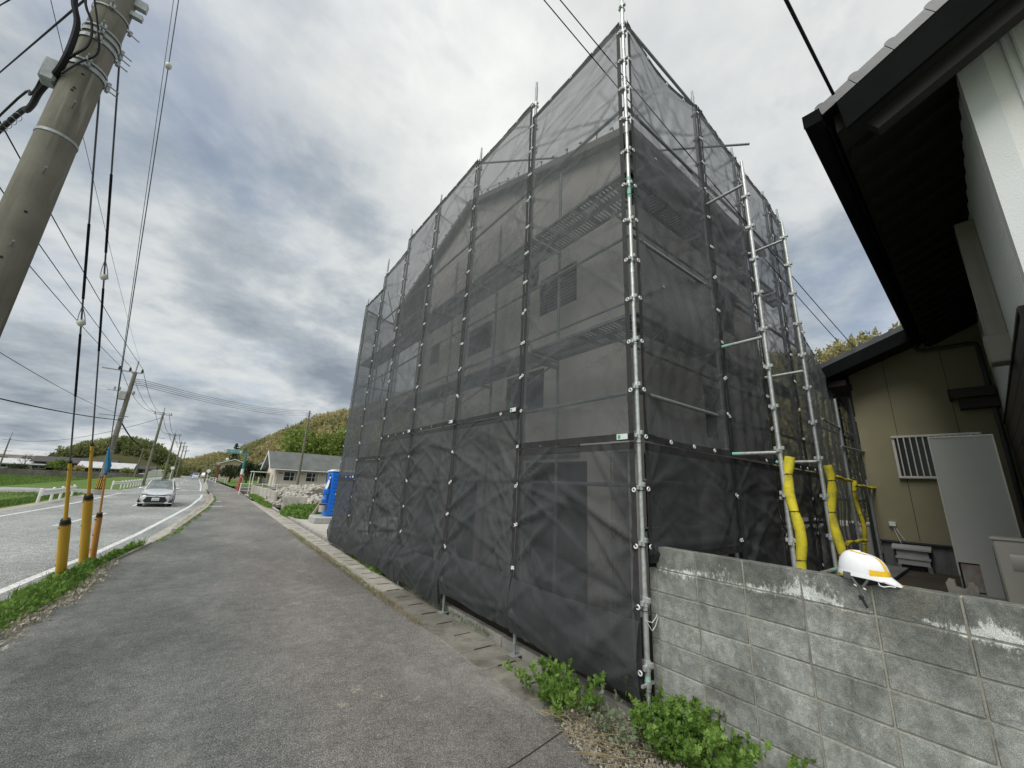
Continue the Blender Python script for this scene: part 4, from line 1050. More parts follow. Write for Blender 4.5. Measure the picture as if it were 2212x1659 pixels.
# olive rear part
def rz2(v): return 4.66 + .375 * (1.70 - v)
ow = MB(); ow.prism([(1.18, 1.28), (1.18, rz2(1.18) - .12), (-1.0, rz2(-1.0) - .12), (-1.0, 1.28)], 'x', 7.30, 7.45)
ow.bx(7.45, 14, 1.03, 1.18, 1.28, rz2(1.18) - .12)
NBd(ow, 'olive_wall', 'olive', smooth=False)
jn = MB()
for v in (.60, -.22): jn.bx(7.297, 7.300, v - .004, v + .004, 1.3, rz2(v) - .13)
NBd(jn, 'wall_joint', 'brown_dark', smooth=False)
NBd(MB().bx(7.33, 14, 1.0, 1.15, .6, 1.25).bx(7.33, 7.5, -.9, 1.0, .6, 1.25), 'foundation', 'foundation', smooth=False)
NBd(MB().bx(7.265, 7.33, -.9, 1.20, 1.25, 1.28).bx(7.33, 14, 1.15, 1.20, 1.25, 1.28), 'flashing', 'pipe_dark', smooth=False)
ro = MB(); ro.prism([(1.72, rz2(1.72)), (-3, rz2(-3)), (-3, rz2(-3) - .06), (1.72, rz2(1.72) - .06)], 'x', 6.56, 14)
NBd(ro, 'rear_roof', 'roof_black', smooth=False)
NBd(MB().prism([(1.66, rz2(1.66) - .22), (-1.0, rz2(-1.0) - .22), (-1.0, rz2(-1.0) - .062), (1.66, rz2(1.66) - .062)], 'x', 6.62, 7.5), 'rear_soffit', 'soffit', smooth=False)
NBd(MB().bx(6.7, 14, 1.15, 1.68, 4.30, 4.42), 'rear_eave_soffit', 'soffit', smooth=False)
NBd(MB().prism([(1.70, rz2(1.70) - .30), (-1.0, rz2(-1.0) - .30), (-1.0, rz2(-1.0)), (1.72, rz2(1.72))], 'x', 6.53, 6.56), 'rear_verge_board', 'roof_black', smooth=False)
slope_tiles(6.66, 1.78, -.2, rz2, math.atan(.375))
NBd(MB().tube([(7.22, 1.72, 4.20), (7.22, 1.30, 4.17), (7.22, 1.22, 4.12), (7.22, 1.22, 3.9), (7.22, 1.22, .75)], .036, 10).cyl((7.22, 1.22, 3.3), (7.22, 1.22, 3.35), .042, n=10).cyl((7.22, 1.22, 1.6), (7.22, 1.22, 1.64), .042, n=10), 'downpipe', 'pipe_dark')
# barred window
wn_ = NBd(MB().bx(7.25, 7.30, .66, .70, 2.44, 3.27).bx(7.25, 7.30, -.47, -.43, 2.44, 3.27).bx(7.25, 7.30, -.43, .66, 2.44, 2.49).bx(7.25, 7.30, -.43, .66, 3.23, 3.27).bx(7.22, 7.25, -.45, .70, 2.45, 2.48).bx(7.22, 7.25, -.45, .70, 3.23, 3.26), 'window', 'alu', smooth=False)
NBd(MB().bx(7.285, 7.298, -.43, .66, 2.49, 3.23), 'pane', 'glass', wn_, smooth=False)
bar = MB().bx(-.006, .006, -.009, .009, -.40, .40).mesh('bar', 'alu')
v = .61
while v > -.44:
    inst(bar, 'bar', wn_, Matrix.Translation((7.225, v, 2.86))); v -= .0865
aw = MB()
for q in range(5): aw.bx(6.93 + q * .075, 6.99 + q * .075, -.76, -.21, 4.0 + q * .016, 4.025 + q * .016)
aw.bx(6.93, 7.29, -.23, -.20, 3.86, 4.02).bx(6.93, 6.96, -.76, -.21, 3.86, 4.0).bx(7.05, 7.29, -.76, -.30, 3.68, 3.86)
NBd(aw, 'awning', 'brown_dark', smooth=False)
NBd(MB().bx(7.13, 7.30, .50, .96, .98, 1.02).prism([(7.10, 1.14), (7.30, 1.20), (7.30, 1.23), (7.10, 1.17)], 'y', .47, .99).bx(7.15, 7.29, .52, .94, .88, 1.15), 'vent_hood', 'grey_plastic', smooth=False)
NBd(MB().bx(7.13, 7.30, .50, .56, .70, .88).bx(7.13, 7.30, .90, .96, .70, .88).bx(7.12, 7.3, .50, .96, .66, .72), 'vent_sill', 'foundation', smooth=False)
NBd(MB().cbox((7.27, .93, 1.58), (.06, .10, .085), .006).tube([(7.27, .93, 1.54), (7.26, .90, 1.40), (7.27, .86, 1.24)], .006, 5).tube([(7.27, .90, 1.54), (7.25, .86, 1.42), (7.27, .80, 1.30)], .006, 5), 'outlet_box', 'white')

# things standing in the yard
def NW(u, v, z): return WM[nb] @ Vector((u, v, z))
cab = thing('cabinet', 'tall plain grey enamel cabinet with a rusty lower corner in front of the olive wall', 'cabinet', tuple(NW(4.6, -.24, .78)), NA)
MB().cbox((.25, 0, 1.06), (.50, .60, 2.12), .012).build('body', 'panel_white', cab, local=True)
fr_ = MB().bx(-.012, .0, .285, .30, .3, 2.12).bx(-.012, .0, -.30, -.285, .0, 2.12).bx(-.012, .0, -.285, .285, 2.10, 2.12)
fr_.build('door_edge', 'alu', cab, local=True, smooth=False)
MB().bx(-.006, .0, .10, .27, .12, .46).build('rusty_plate', 'rust', cab, local=True, smooth=False)
MB().bx(-.010, -.001, .265, .285, .12, .46).bx(-.010, -.001, .10, .285, .45, .465).bx(-.010, -.001, .10, .28, .112, .124).build('rusted_gap', 'dark_room', cab, local=True, smooth=False)
sc_ = MB()
for vv in (.2, .05, -.1, -.2): sc_.cyl((-.008, vv, .06), (.0, vv, .06), .008, n=8)
sc_.bx(-.004, .0, -.28, .28, .085, .088); sc_.build('screws', 'brown_dark', cab, local=True)
MB().ell((-.01, .20, .03), (.02, .05, .055), 8, 6).build('green_patch', 'leaf_dark', cab, local=True)
def ac_unit(name, label, loc, w=.82, h=.76, d=.30, detail=True):
    a = thing(name, label, 'air conditioner', loc, NA)
    MB().cbox((d / 2, -w / 2, h / 2 + .03), (d, w, h), .015).build('body', 'ac', a, local=True)
    MB().cbox((d / 2, -w / 2, h + .035), (d + .03, w + .03, .03), .008).build('lid', 'ac', a, local=True)
    MB().bx(.02, d, -.1, -.06, 0, .04).bx(.02, d, -w + .06, -w + .1, 0, .04).build('feet', 'black', a, local=True)
    p = MB().bx(-.012, .0, -.26, -.02, .06, h - .02).build('side_cover', 'ac', a, local=True, smooth=False)
    MB().prism([(-.035, .62), (-.012, .66), (-.012, .50), (-.03, .53)], 'y', -.22, -.09).build('handle', 'ac', p, local=True)
    MB().cyl((-.04, -.15, .27), (-.01, -.15, .27), .016, n=8).cyl((-.04, -.15, .18), (-.01, -.15, .18), .016, n=8).build('valve', 'black', p, local=True)
    fn = MB(); z = .08
    while z < h - .05: fn.bx(.02, d - .02, .0, .012, z, z + .008); z += .024
    fn.build('fins', 'galv_dark', a, local=True, smooth=False)
    gr = MB(); z = .12
    while z < h - .08: gr.bx(-.012, -.002, -w + .04, -.30, z, z + .008); z += .022
    gr.build('grille', 'grey_plastic', a, local=True, smooth=False)
    MB().bx(-.004, .0, -w + .04, -.30, .1, h - .08).build('fan_opening', 'dark_room', a, local=True, smooth=False)
    return a
ac_unit('air_conditioner', 'cream outdoor unit behind the block wall at the right edge, before the grey cabinet', tuple(NW(3.0, -.31, .85)))
ac_unit('air_conditioner', 'cream outdoor unit at the corner of the olive wall left of the downpipe', tuple(NW(7.35, 1.62, .78)), w=.34, h=.70, d=.5)
bk = thing('broken_block', 'broken hollow concrete block standing behind the block wall beside the cabinet foot', 'concrete block', tuple(NW(3.9, .02, .85)), NA)
poly = [(-.11, 0), (.11, 0), (.13, .20), (.10, .25), (.05, .24), (.045, .17), (-.005, .15), (-.05, .18), (-.06, .23), (-.10, .245), (-.13, .20)]
MB().prism(poly, 'x', -.05, .06).build('block', 'lwall', bk, local=True)
MB().bx(-3.0, 3.3, -.4, .3, 0, .04).build('yard_slab', 'foundation', nb, local=True, smooth=False).location = (3.7, 1.2, .80)


# ------------------------------------------------------------------ helmet on the wall
hel = thing('safety_helmet', 'white safety helmet with yellow reflective tape resting on the block wall', 'helmet', (3.43, .76, 1.49), RAD(-3))
hel.rotation_euler = (RAD(3), 0, RAD(-2)); WM[hel] = Matrix.LocRotScale(hel.location, hel.rotation_euler, None)
hel.scale = (.92, .92, .92)
hv = []; hf = []
nu, nv = 36, 12
def hshape(a, k, off=0.0):
    """a: angle with 0 = brow (-y), k: 0 rim .. 1 crown"""
    ph = k * math.pi / 2
    cy_, sy_ = -math.cos(a), math.sin(a)
    r = math.cos(ph) ** .62
    L = .142 if cy_ < 0 else .132
    x = sy_ * .108 * r; y = cy_ * L * r
    z = .145 * math.sin(ph) ** .9
    if cy_ > 0: y *= 1.0
    z *= 1 + .10 * cy_ * .6
    n_ = Vector((x / .108 ** 2, y / L ** 2, z / .145 ** 2 + .5)).normalized()
    return Vector((x, y, z)) + n_ * off
for j in range(nv + 1):
    for i in range(nu): hv.append(hshape(2 * math.pi * i / nu, j / nv))
for j in range(nv):
    for i in range(nu): hf.append((j * nu + i, j * nu + (i + 1) % nu, (j + 1) * nu + (i + 1) % nu, (j + 1) * nu + i))
MB().add(hv, hf).build('shell', 'hat', hel, local=True, ang=80)
# rolled rim that grows into a peak at the brow
rim = []
for i in range(49):
    a = 2 * math.pi * i / 48; p = hshape(a, 0); fr2 = max(0.0, math.cos(a)) ** 3
    rim.append(p * (1.035) + Vector((0, -.055 * fr2, -.004 - .026 * fr2)))
v_ = []; f_ = []
for i in range(48):
    a = 2 * math.pi * i / 48; v_ += [hshape(a, .06, .001), rim[i], rim[i] + Vector((0, 0, -.006)), hshape(a, 0, -.004)]
for i in range(48):
    k = (i + 1) % 48
    for q in range(3): f_.append((i * 4 + q, k * 4 + q, k * 4 + q + 1, i * 4 + q + 1))
MB().add(v_, f_).build('rim', 'hat', hel, local=True, ang=80)
def tape(a0, a1, k0, k1, name='reflective_tape', n=14, mt='tape', off=.0022):
    v_ = []; f_ = []
    for i in range(n + 1):
        for j in range(5):
            v_.append(hshape(a0 + (a1 - a0) * i / n, k0 + (k1 - k0) * j / 4, off))
    for i in range(n):
        for j in range(4): f_.append((i * 5 + j, (i + 1) * 5 + j, (i + 1) * 5 + j + 1, i * 5 + j + 1))
    MB().add(v_, f_).build(name, mt, hel, local=True, ang=80)
for s in (-1,):
    tape(s * .0, s * 1.15, .02, .20); tape(s * .20, s * .42, .20, .72); tape(s * .9, s * 2.6, .80, .88)
tape(0, 1.1, .02, .20)
MB().add([rim[0] * 1.0 + Vector((0, 0, .003)), rim[3] + Vector((0, 0, .003)), hshape(3 * 2 * math.pi / 48, .02, .003), hshape(0, .02, .003), hshape(-3 * 2 * math.pi / 48, .02, .003), rim[-4] + Vector((0, 0, .003))], [(0, 1, 2, 3), (3, 4, 5, 0)]).build('peak', 'tape', hel, local=True)
ins_ = MB(); ins_.ell((0, 0, -.01), (.085, .105, .06), 16, 6, -.9)
ins_.build('liner', 'black', hel, local=True)
stp = MB()
for y0, y1 in ((.05, .005), (-.055, -.02)):
    stp.tube([(-.095, y0, .0), (-.105, (y0 + y1) / 2, -.035), (-.112, y1, -.065)], .0075, 6)
stp.tube([(-.112, .005, -.065), (-.113, -.005, -.10), (-.113, -.008, -.13)], .006, 6)
stp.cbox((-.102, .06, -.012), (.012, .045, .045), .004)
stp.build('chin_strap', 'strap', hel, local=True)
MB().cbox((-.114, -.006, -.135), (.014, .026, .03), .004).tube([(-.114, -.01, -.14), (-.114, -.02, -.165), (-.114, -.032, -.19)], .008, 6).build('buckle', 'black', hel, local=True)
MB().tube([(-.112, .012, -.068), (-.118, .025, -.060)], .005, 5).tube([(-.112, -.022, -.072), (-.118, -.036, -.078)], .005, 5).build('clips', 'white', hel, local=True)
lp = [(-.08, -.10, -.012), (-.085, -.135, -.010), (-.08, -.172, -.020), (-.08, -.178, -.030), (-.085, -.150, -.030), (-.088, -.120, -.042), (-.085, -.100, -.038), (-.08, -.094, -.022), (-.08, -.10, -.012)]
MB().tube(lp, .0035, 6, caps=False).build('ear_loop', 'white', hel, local=True)
# ------------------------------------------------------------------ big pole, guys and their yellow guards
def taper_pole(name, label, x, y, h, r0, r1, z0=-.1, group=None, stepbolts=True, bands=()):
    p = thing(name, label, 'utility pole', (x, y, z0), group=group)
    MB().cyl((0, 0, 0), (0, 0, h), r0, r1, n=24).build('shaft', 'pole', p, local=True)
    def rr(z): return r0 + (r1 - r0) * z / h
    for z in bands:
        b = MB().cyl((0, 0, z), (0, 0, z + .035), rr(z) + .006, n=24, caps=True)
        a = random.uniform(0, 6.28); b.box((math.cos(a) * (rr(z) + .02), math.sin(a) * (rr(z) + .02), z + .02), (.05, .05, .05))
        b.build('band', 'galv_dark', p, local=True)
    if stepbolts:
        z = 1.9; k = 0
        while z < h - .6:
            a = (-1.2 if k % 2 else 1.9); c, s = math.cos(a), math.sin(a)
            MB().cyl((c * rr(z), s * rr(z), z), (c * (rr(z) + .13), s * (rr(z) + .13), z + .01), .009, n=6).build('step_bolt', 'galv_dark', p, local=True); z += .45; k += 1
    return p, rr
NP = (-2.12, 6.0)
np_, nrr = taper_pole('utility_pole', 'large stained concrete pole with step bolts and strapped cables at the upper left corner', NP[0], NP[1], 13, .185, .135, -.1, bands=(5.55,))
def strap(z, tilt, w=.045, flange=True):
    R = nrr(z) + .007; m = MB(); n = 28; vs = []; F = []
    for i in range(n):
        a = 2 * math.pi * i / n
        for q in (-w / 2, w / 2): vs.append((R * math.cos(a), R * math.sin(a), z + q + tilt * math.cos(a - .6) * R)); 
        for q in (w / 2, -w / 2): vs.append(((R + .006) * math.cos(a), (R + .006) * math.sin(a), z + q + tilt * math.cos(a - .6) * R))
    for i in range(n):
        k = (i + 1) % n
        for q in range(4): F.append((i * 4 + q, k * 4 + q, k * 4 + (q + 1) % 4, i * 4 + (q + 1) % 4))
    m.add(vs, F)
    for a in ((-1.35, .55) if flange else (2.6,)):
        c, s = math.cos(a), math.sin(a)
        m.box((c * (R + .03), s * (R + .03), z), (.03, .05, .06), Matrix.Rotation(a, 3, 'Z')); m.cyl((c * (R + .01), s * (R + .01), z), (c * (R + .13), s * (R + .13), z - .005), .008, n=6)
    m.build('strap', 'galv_dark', np_, local=True)
for z, t in ((6.55, .0), (6.62, 0), (6.98, .0), (7.08, 0), (7.16, 0), (7.5, 0)): strap(z, t, .05 if z not in (6.62, 7.16, 7.5) else .022)
hm = MB()
for z, a in ((6.42, -1.35), (6.20, -1.45), (6.16, -1.50), (4.55, -1.2), (4.0, -1.35)):
    c, s = math.cos(a), math.sin(a); R = nrr(z); hm.cyl((c * (R - .01), s * (R - .01), z), (c * (R + .002), s * (R + .002), z), .014, n=10)
hm.build('bolt_hole', 'dark_room', np_, local=True)
MB().cbox((-.22, -.03, 6.35), (.13, .16, .30), .02).build('junction_box', 'galv_dark', np_, local=True)
MB().bx(.12, .26, -.06, .0, 7.65, 7.72).build('arm_stub', 'galv_dark', np_, local=True); MB().bx(.13, .26, -.05, .02, 7.83, 7.95).build('arm_stub', 'galv_dark', np_, local=True)
wires = 'cables strapped to the near concrete pole'
def wire(pts, r, label, group=None, mt='wire', name='cable', n=6):
    o = MB().tube(pts, r, n).build(name, mt); return setp(o, label, 'cable', group)
def smooth(pts, n=6):
    P_ = [Vector(p) for p in pts]; out = []
    for i in range(len(P_) - 1):
        a, b, c, d = P_[max(i - 1, 0)], P_[i], P_[i + 1], P_[min(i + 2, len(P_) - 1)]
        for k in range(n):
            t = k / n; out.append(.5 * ((2 * b) + (c - a) * t + (2 * a - 5 * b + 4 * c - d) * t * t + (3 * b - a - 3 * c + d) * t ** 3))
    return out + [P_[-1]]
wire(smooth([(-20, 41, 10), (-8, 17.2, 7.6), (-3.5, 8.4, 6.69), (-2.75, 6.9, 6.27), (-2.45, 6.2, 6.12), (-2.24, 5.82, 6.30), (-2.25, 5.79, 6.86), (-2.36, 5.8, 7.25), (-2.4, 5.85, 8.0), (-2.3, 5.92, 10)]), .030, 'thick black cable bundle bent up along the near concrete pole')
wire(smooth([(-20, 41, 10.4), (-8, 17.2, 8.0), (-3.5, 8.3, 6.95), (-2.78, 6.9, 6.50), (-2.45, 6.15, 6.32), (-2.18, 5.76, 6.42), (-2.10, 5.74, 6.66), (-2.14, 5.74, 6.95), (-2.28, 5.74, 7.4), (-2.3, 5.85, 9)]), .013, 'thin black cable looping round the thick bundle on the near pole')
wire(smooth([(-2.14, 5.62, 6.05), (-2.10, 5.72, 6.35), (-2.02, 5.76, 6.60), (-2.06, 5.74, 6.85), (-2.2, 5.74, 7.3)]), .010, 'short black drop cable looping over the near pole straps')
wire(sag((-12.4, 26.4, 16.7), (-2.35, 6.1, 7.80), .0), .013, 'straight black line passing behind the near pole towards the upper right')
wire([(-9, 18, 14.5), (-5.5, 11.5, 11.3), (-4.35, 9.2, 9.6), (-2.2, 6.1, 9.5)], .011, 'short black line crossing the very corner of the sky at the upper left')
sp_ = MB()
for q in range(4):
    sp_.torus((-3.4 + q * .13, 8.2 - q * .26, 6.64 - q * .07), .05, .0035, (.3, .8, .5), 12, 4)
setp(sp_.build('cable_spiral', 'guy'), 'loose wire spirals wound round the black cable left of the near pole', 'cable')
GY = [((-1.72, 10.55, 0), 1.0, 1.98, .068, 'front yellow'), ((-1.66, 11.75, 0), 1.36, 2.30, .068, 'middle yellow'), ((-1.57, 11.9, 0), .98, 1.8, .05, 'orange')]
tops_ = [(-2.10, 6.12, 6.9), (-2.02, 6.12, 7.3), (-2.15, 6.9, 11.5)]
for k, ((x, y, z), h1, h2, r, nm) in enumerate(GY):
    top = Vector(tops_[k]); base = Vector((x, y, z)); d = (top - base).normalized()
    def P(s): return base + d * (s / d.z)
    lab = ['thick yellow guy wire guard nearest the camera, rising from the weeds at the road edge', 'yellow guy wire guard behind the nearest one, with a black cap', 'faded orange guy wire guard half hidden behind the yellow ones, blue tape above it'][k]
    gd = thing('guy_guard', lab, 'guy wire guard', (x, y, z), group='guards on the guy wires')
    mt = 'guard_yellow' if k < 2 else 'guard_orange'
    MB().cyl((x, y, z - .05), P(h1), r, n=20).build('lower_tube', mt, gd)
    MB().cyl(P(h1 - .05), P(h2), r * .40, r * .34, n=14).build('upper_tube', mt, gd)
    cp = MB().cyl(P(h1 - .015), P(h1 + .05), r * 1.05, r * .8, n=18).torus(P(h1 + .05), r * .62, r * .28, tuple(d), 16, 6)
    cp.cyl(P(h2 - .01), P(h2 + .02), r * .40, n=10); cp.build('cap', 'black', gd)
    bt = MB()
    for s in ((h1 - .07, h1 * .62, h1 * .32, .12) if k else (h1 - .08, h1 * .28)):
        c = P(s); bt.torus(c, r * 1.0, .006, tuple(d), 18, 4) if k == 9 else bt.box(c + Vector((-r * .6, -r * .82, 0)), (.055, .02, .014))
    for s in (h2 - .12,): bt.box(P(s) + Vector((-.02, -r * .38, 0)), (.04, .02, .012))
    bt.build('clip', 'black', gd)
    gw = thing('guy_wire', ['guy wire from the nearest yellow guard up to the near pole', 'guy wire from the second yellow guard up to the near pole', 'long guy wire from the orange guard to the top of the picture'][k], 'guy wire', tuple(P(h2)), group='guy wires')
    MB().tube([P(h2 - .1), top], .011 if k < 2 else .008, 6).build('wire', 'guy', gw)
    if k < 2:
        s = [3.95, 4.75][k]
        MB().ell(P(s), (.045, .045, .06), 10, 8).build('insulator', 'insul', gw)
        MB().tube([P(s + .22), P(s + .1) + Vector((.03, 0, 0)), P(s - .02) + Vector((.045, 0, 0))], .006, 5).tube([P(s + .22), P(s + .1) - Vector((.03, 0, 0)), P(s - .02) - Vector((.045, 0, 0))], .006, 5).build('loop', 'galv', gw)
        MB().tube([P(s + .3), P(s + 1.2)], .016, 6).build('sleeve', 'wire', gw); MB().tube([P(s - .15), P(s - 1.0)], .015, 6).build('sleeve', 'wire', gw)
    else:
        MB().ell(P(8.9), (.05, .05, .07), 10, 8).build('insulator', 'insul', gw)
        MB().tube([P(2.1), top + Vector((-.12, .3, 0))], .005, 5).build('second_wire', 'guy', gw)
        MB().tube([P(1.82), P(1.95) + Vector((.02, 0, 0)), P(2.1), P(2.3) + Vector((-.01, 0, 0))], [.03, .05, .035, .015], 6).build('blue_tape', 'blue_tape', gw)

# ------------------------------------------------------------------ line of poles along the road
PL = [(-6.70, 44.0, 9.9, .21, .13), (-6.95, 72, 9.6, .19, .12), (-6.9, 97.5, 8.6, .18, .12), (-7.6, 130, 9.0, .18, .12), (-8.5, 160, 9.6, .18, .12), (-8.9, 185, 9.4, .18, .12)]
plab = ['concrete pole with a transformer box and triple cables, nearest of the roadside row', 'second roadside pole of the row, behind the silver car', 'third roadside pole of the row, beside the green bush', 'fourth roadside pole of the row, near the road sign', 'fifth roadside pole of the row, close to the bend', 'farthest roadside pole of the row at the bend']
poles = []
for k, (x, y, h, r0, r1) in enumerate(PL):
    p = thing('utility_pole', plab[k], 'utility pole', (x, y, -.15), group='poles along the road'); poles.append(p)
    MB().cyl((0, 0, 0), (0, 0, h), r0, r1, n=14).build('shaft', 'pole', p, local=True)
    MB().cyl((0, 0, h - .1), (0, 0, h + 1.0), .045, n=6).build('ground_wire_bracket', 'galv_dark', p, local=True)
    s = -1 if k == 0 else 0
    MB().bx(-2.0 if k == 0 else -1.0, .45 if k == 0 else 1.0, -.05, .05, h - .05, h + .04).build('crossarm', 'galv_dark', p, local=True)
    iz = MB()
    for xx in ((-1.0, -.35, .40) if k == 0 else (-.85, .1, .85)): iz.cyl((xx, 0, h + .04), (xx, 0, h + .26), .075, n=8).cyl((xx, 0, h + .26), (xx, 0, h + .34), .05, n=8)
    iz.build('insulators', 'black' if k == 0 else 'galv_dark', p, local=True)
    MB().bx(-.1 if k else -1.3, .9 if k else .4, -.035, .035, h * .66 if k else 6.15, h * .66 + .06 if k else 6.2).build('lower_crossarm', 'galv_dark', p, local=True)
    if k == 0:
        MB().cbox((-.30, -.1, 7.85), (.45, .42, .72), .05).build('transformer', 'grey_plastic', p, local=True)
        MB().cyl((-1.3, 0, 8.2), (.1, 0, 8.2), .03, n=6).cyl((-.9, 0, 8.25), (-.9, 0, 8.5), .06, n=8).cyl((-.6, 0, 8.25), (-.6, 0, 8.5), .06, n=8).cyl((.28, 0, 8.0), (.28, 0, 8.3), .08, n=8).build('fuse_rack', 'galv_dark', p, local=True)
        sb = MB()
        for j in range(4): sb.cyl((.15, -.1, 8.85 + j * .16), (.5, -.1, 8.85 + j * .16), .04, n=6)
        sb.build('side_insulators', 'galv_dark', p, local=True)
        z = 2.2
        while z < 8.8: MB().cyl((-.22, 0, z), (.22, 0, z), .012, n=5).build('step_bolt', 'galv_dark', p, local=True); z += .9
        for z in (2.0, 3.3, 4.6, 6.0): MB().cyl((0, 0, z), (0, 0, z + .05), .21, n=14).build('band', 'galv_dark', p, local=True)
        MB().cyl((0, 0, .45), (0, 0, 1.35), .222, n=14).build('black_sleeve', 'black', p, local=True)
        st_ = MB().box((0, 0, 0), (.045, .006, .80)).mesh('yellow_stripe', 'guard_yellow')
        for q in range(12):
            a = q * math.pi / 6; inst(st_, 'yellow_stripe', p, Matrix.Translation((.223 * math.cos(a), .223 * math.sin(a), .9)) @ Matrix.Rotation(a + math.pi / 2, 4, 'Z'))
        MB().cyl((0, 0, 0), (0, 0, .42), .34, n=14).build('foot_collar', 'kerb', p, local=True)
wg = 'wires strung along the roadside poles'
for k in range(5):
    a, b = PL[k], PL[k + 1]
    for j, xx in enumerate((-.9, -.1, .6)):
        wire(sag((a[0] + (xx if k else (-1.0, -.35, .40)[j]), a[1], a[2] + .2), (b[0] + xx, b[1], b[2] + .2), 1.1 + .15 * j, 16), .018 + .006 * k, '%s of three power wires between the %s roadside poles' % (['left', 'middle', 'right'][j], ['first and second', 'second and third', 'third and fourth', 'fourth and fifth', 'fifth and sixth'][k]), wg, n=4, name='power_wire')
wire(sag((PL[0][0], 44, 5.7), (PL[1][0], 72, 5.0), .9, 18), .055, 'thick black telephone cable sagging from the nearest roadside pole to the second', wg, n=6, name='telephone_cable')
wire(sag((PL[1][0], 72, 5.0), (PL[2][0], 97.5, 4.5), .6, 14), .05, 'thick telephone cable between the second and third roadside poles', wg, n=6, name='telephone_cable')
for j, (xx, z) in enumerate(((-1.0, 10.1), (-.35, 10.1), (.40, 10.1))):
    wire(sag((-6.7 + xx, 44, z), (-2.6 + xx * .2, -30, 6.8 + j * .68), .9, 30), .014, ['lowest', 'middle', 'highest'][j] + ' of three power wires running from the nearest roadside pole to the near concrete pole', wg, n=5, name='power_wire')
wire(sag((-6.7, 44, 10.9), (-.7, -30, 10.3), .8, 30), .006, 'faint ground wire above the three power wires at the left', wg, n=4, name='ground_wire')
wire(sag((-6.7, 44, 5.7), (-9.5, 10, 4.6), .5, 20), .030, 'black telephone cable running off the left edge from the nearest roadside pole', wg, n=6, name='telephone_cable')
wire(sag((-6.9, 44, 6.2), (-5.0, 8, 4.9), .35, 20), .010, 'thin wire under the power wires, from the nearest roadside pole to the left edge', wg, n=5, name='telephone_cable')
for j in range(4):
    wire(sag((-6.2, 44, 8.75 + j * .16), (13.8, 88, 14.3 + j * .35), .8, 20), .016, ['lowest', 'second lowest', 'second highest', 'highest'][j] + ' of four thin wires crossing the sky to the pole before the pink house', 'wires crossing the road', n=4, name='power_wire')
for a, b, lb in (((-.35, 2.5, 6.9), (14.2, 7.2, 8.2), 'left one of two thin wires crossing in front of the scaffold'), ((-.28, 2.35, 6.6), (14.2, 6.2, 7.3), 'right one of two thin wires crossing in front of the scaffold')): pass

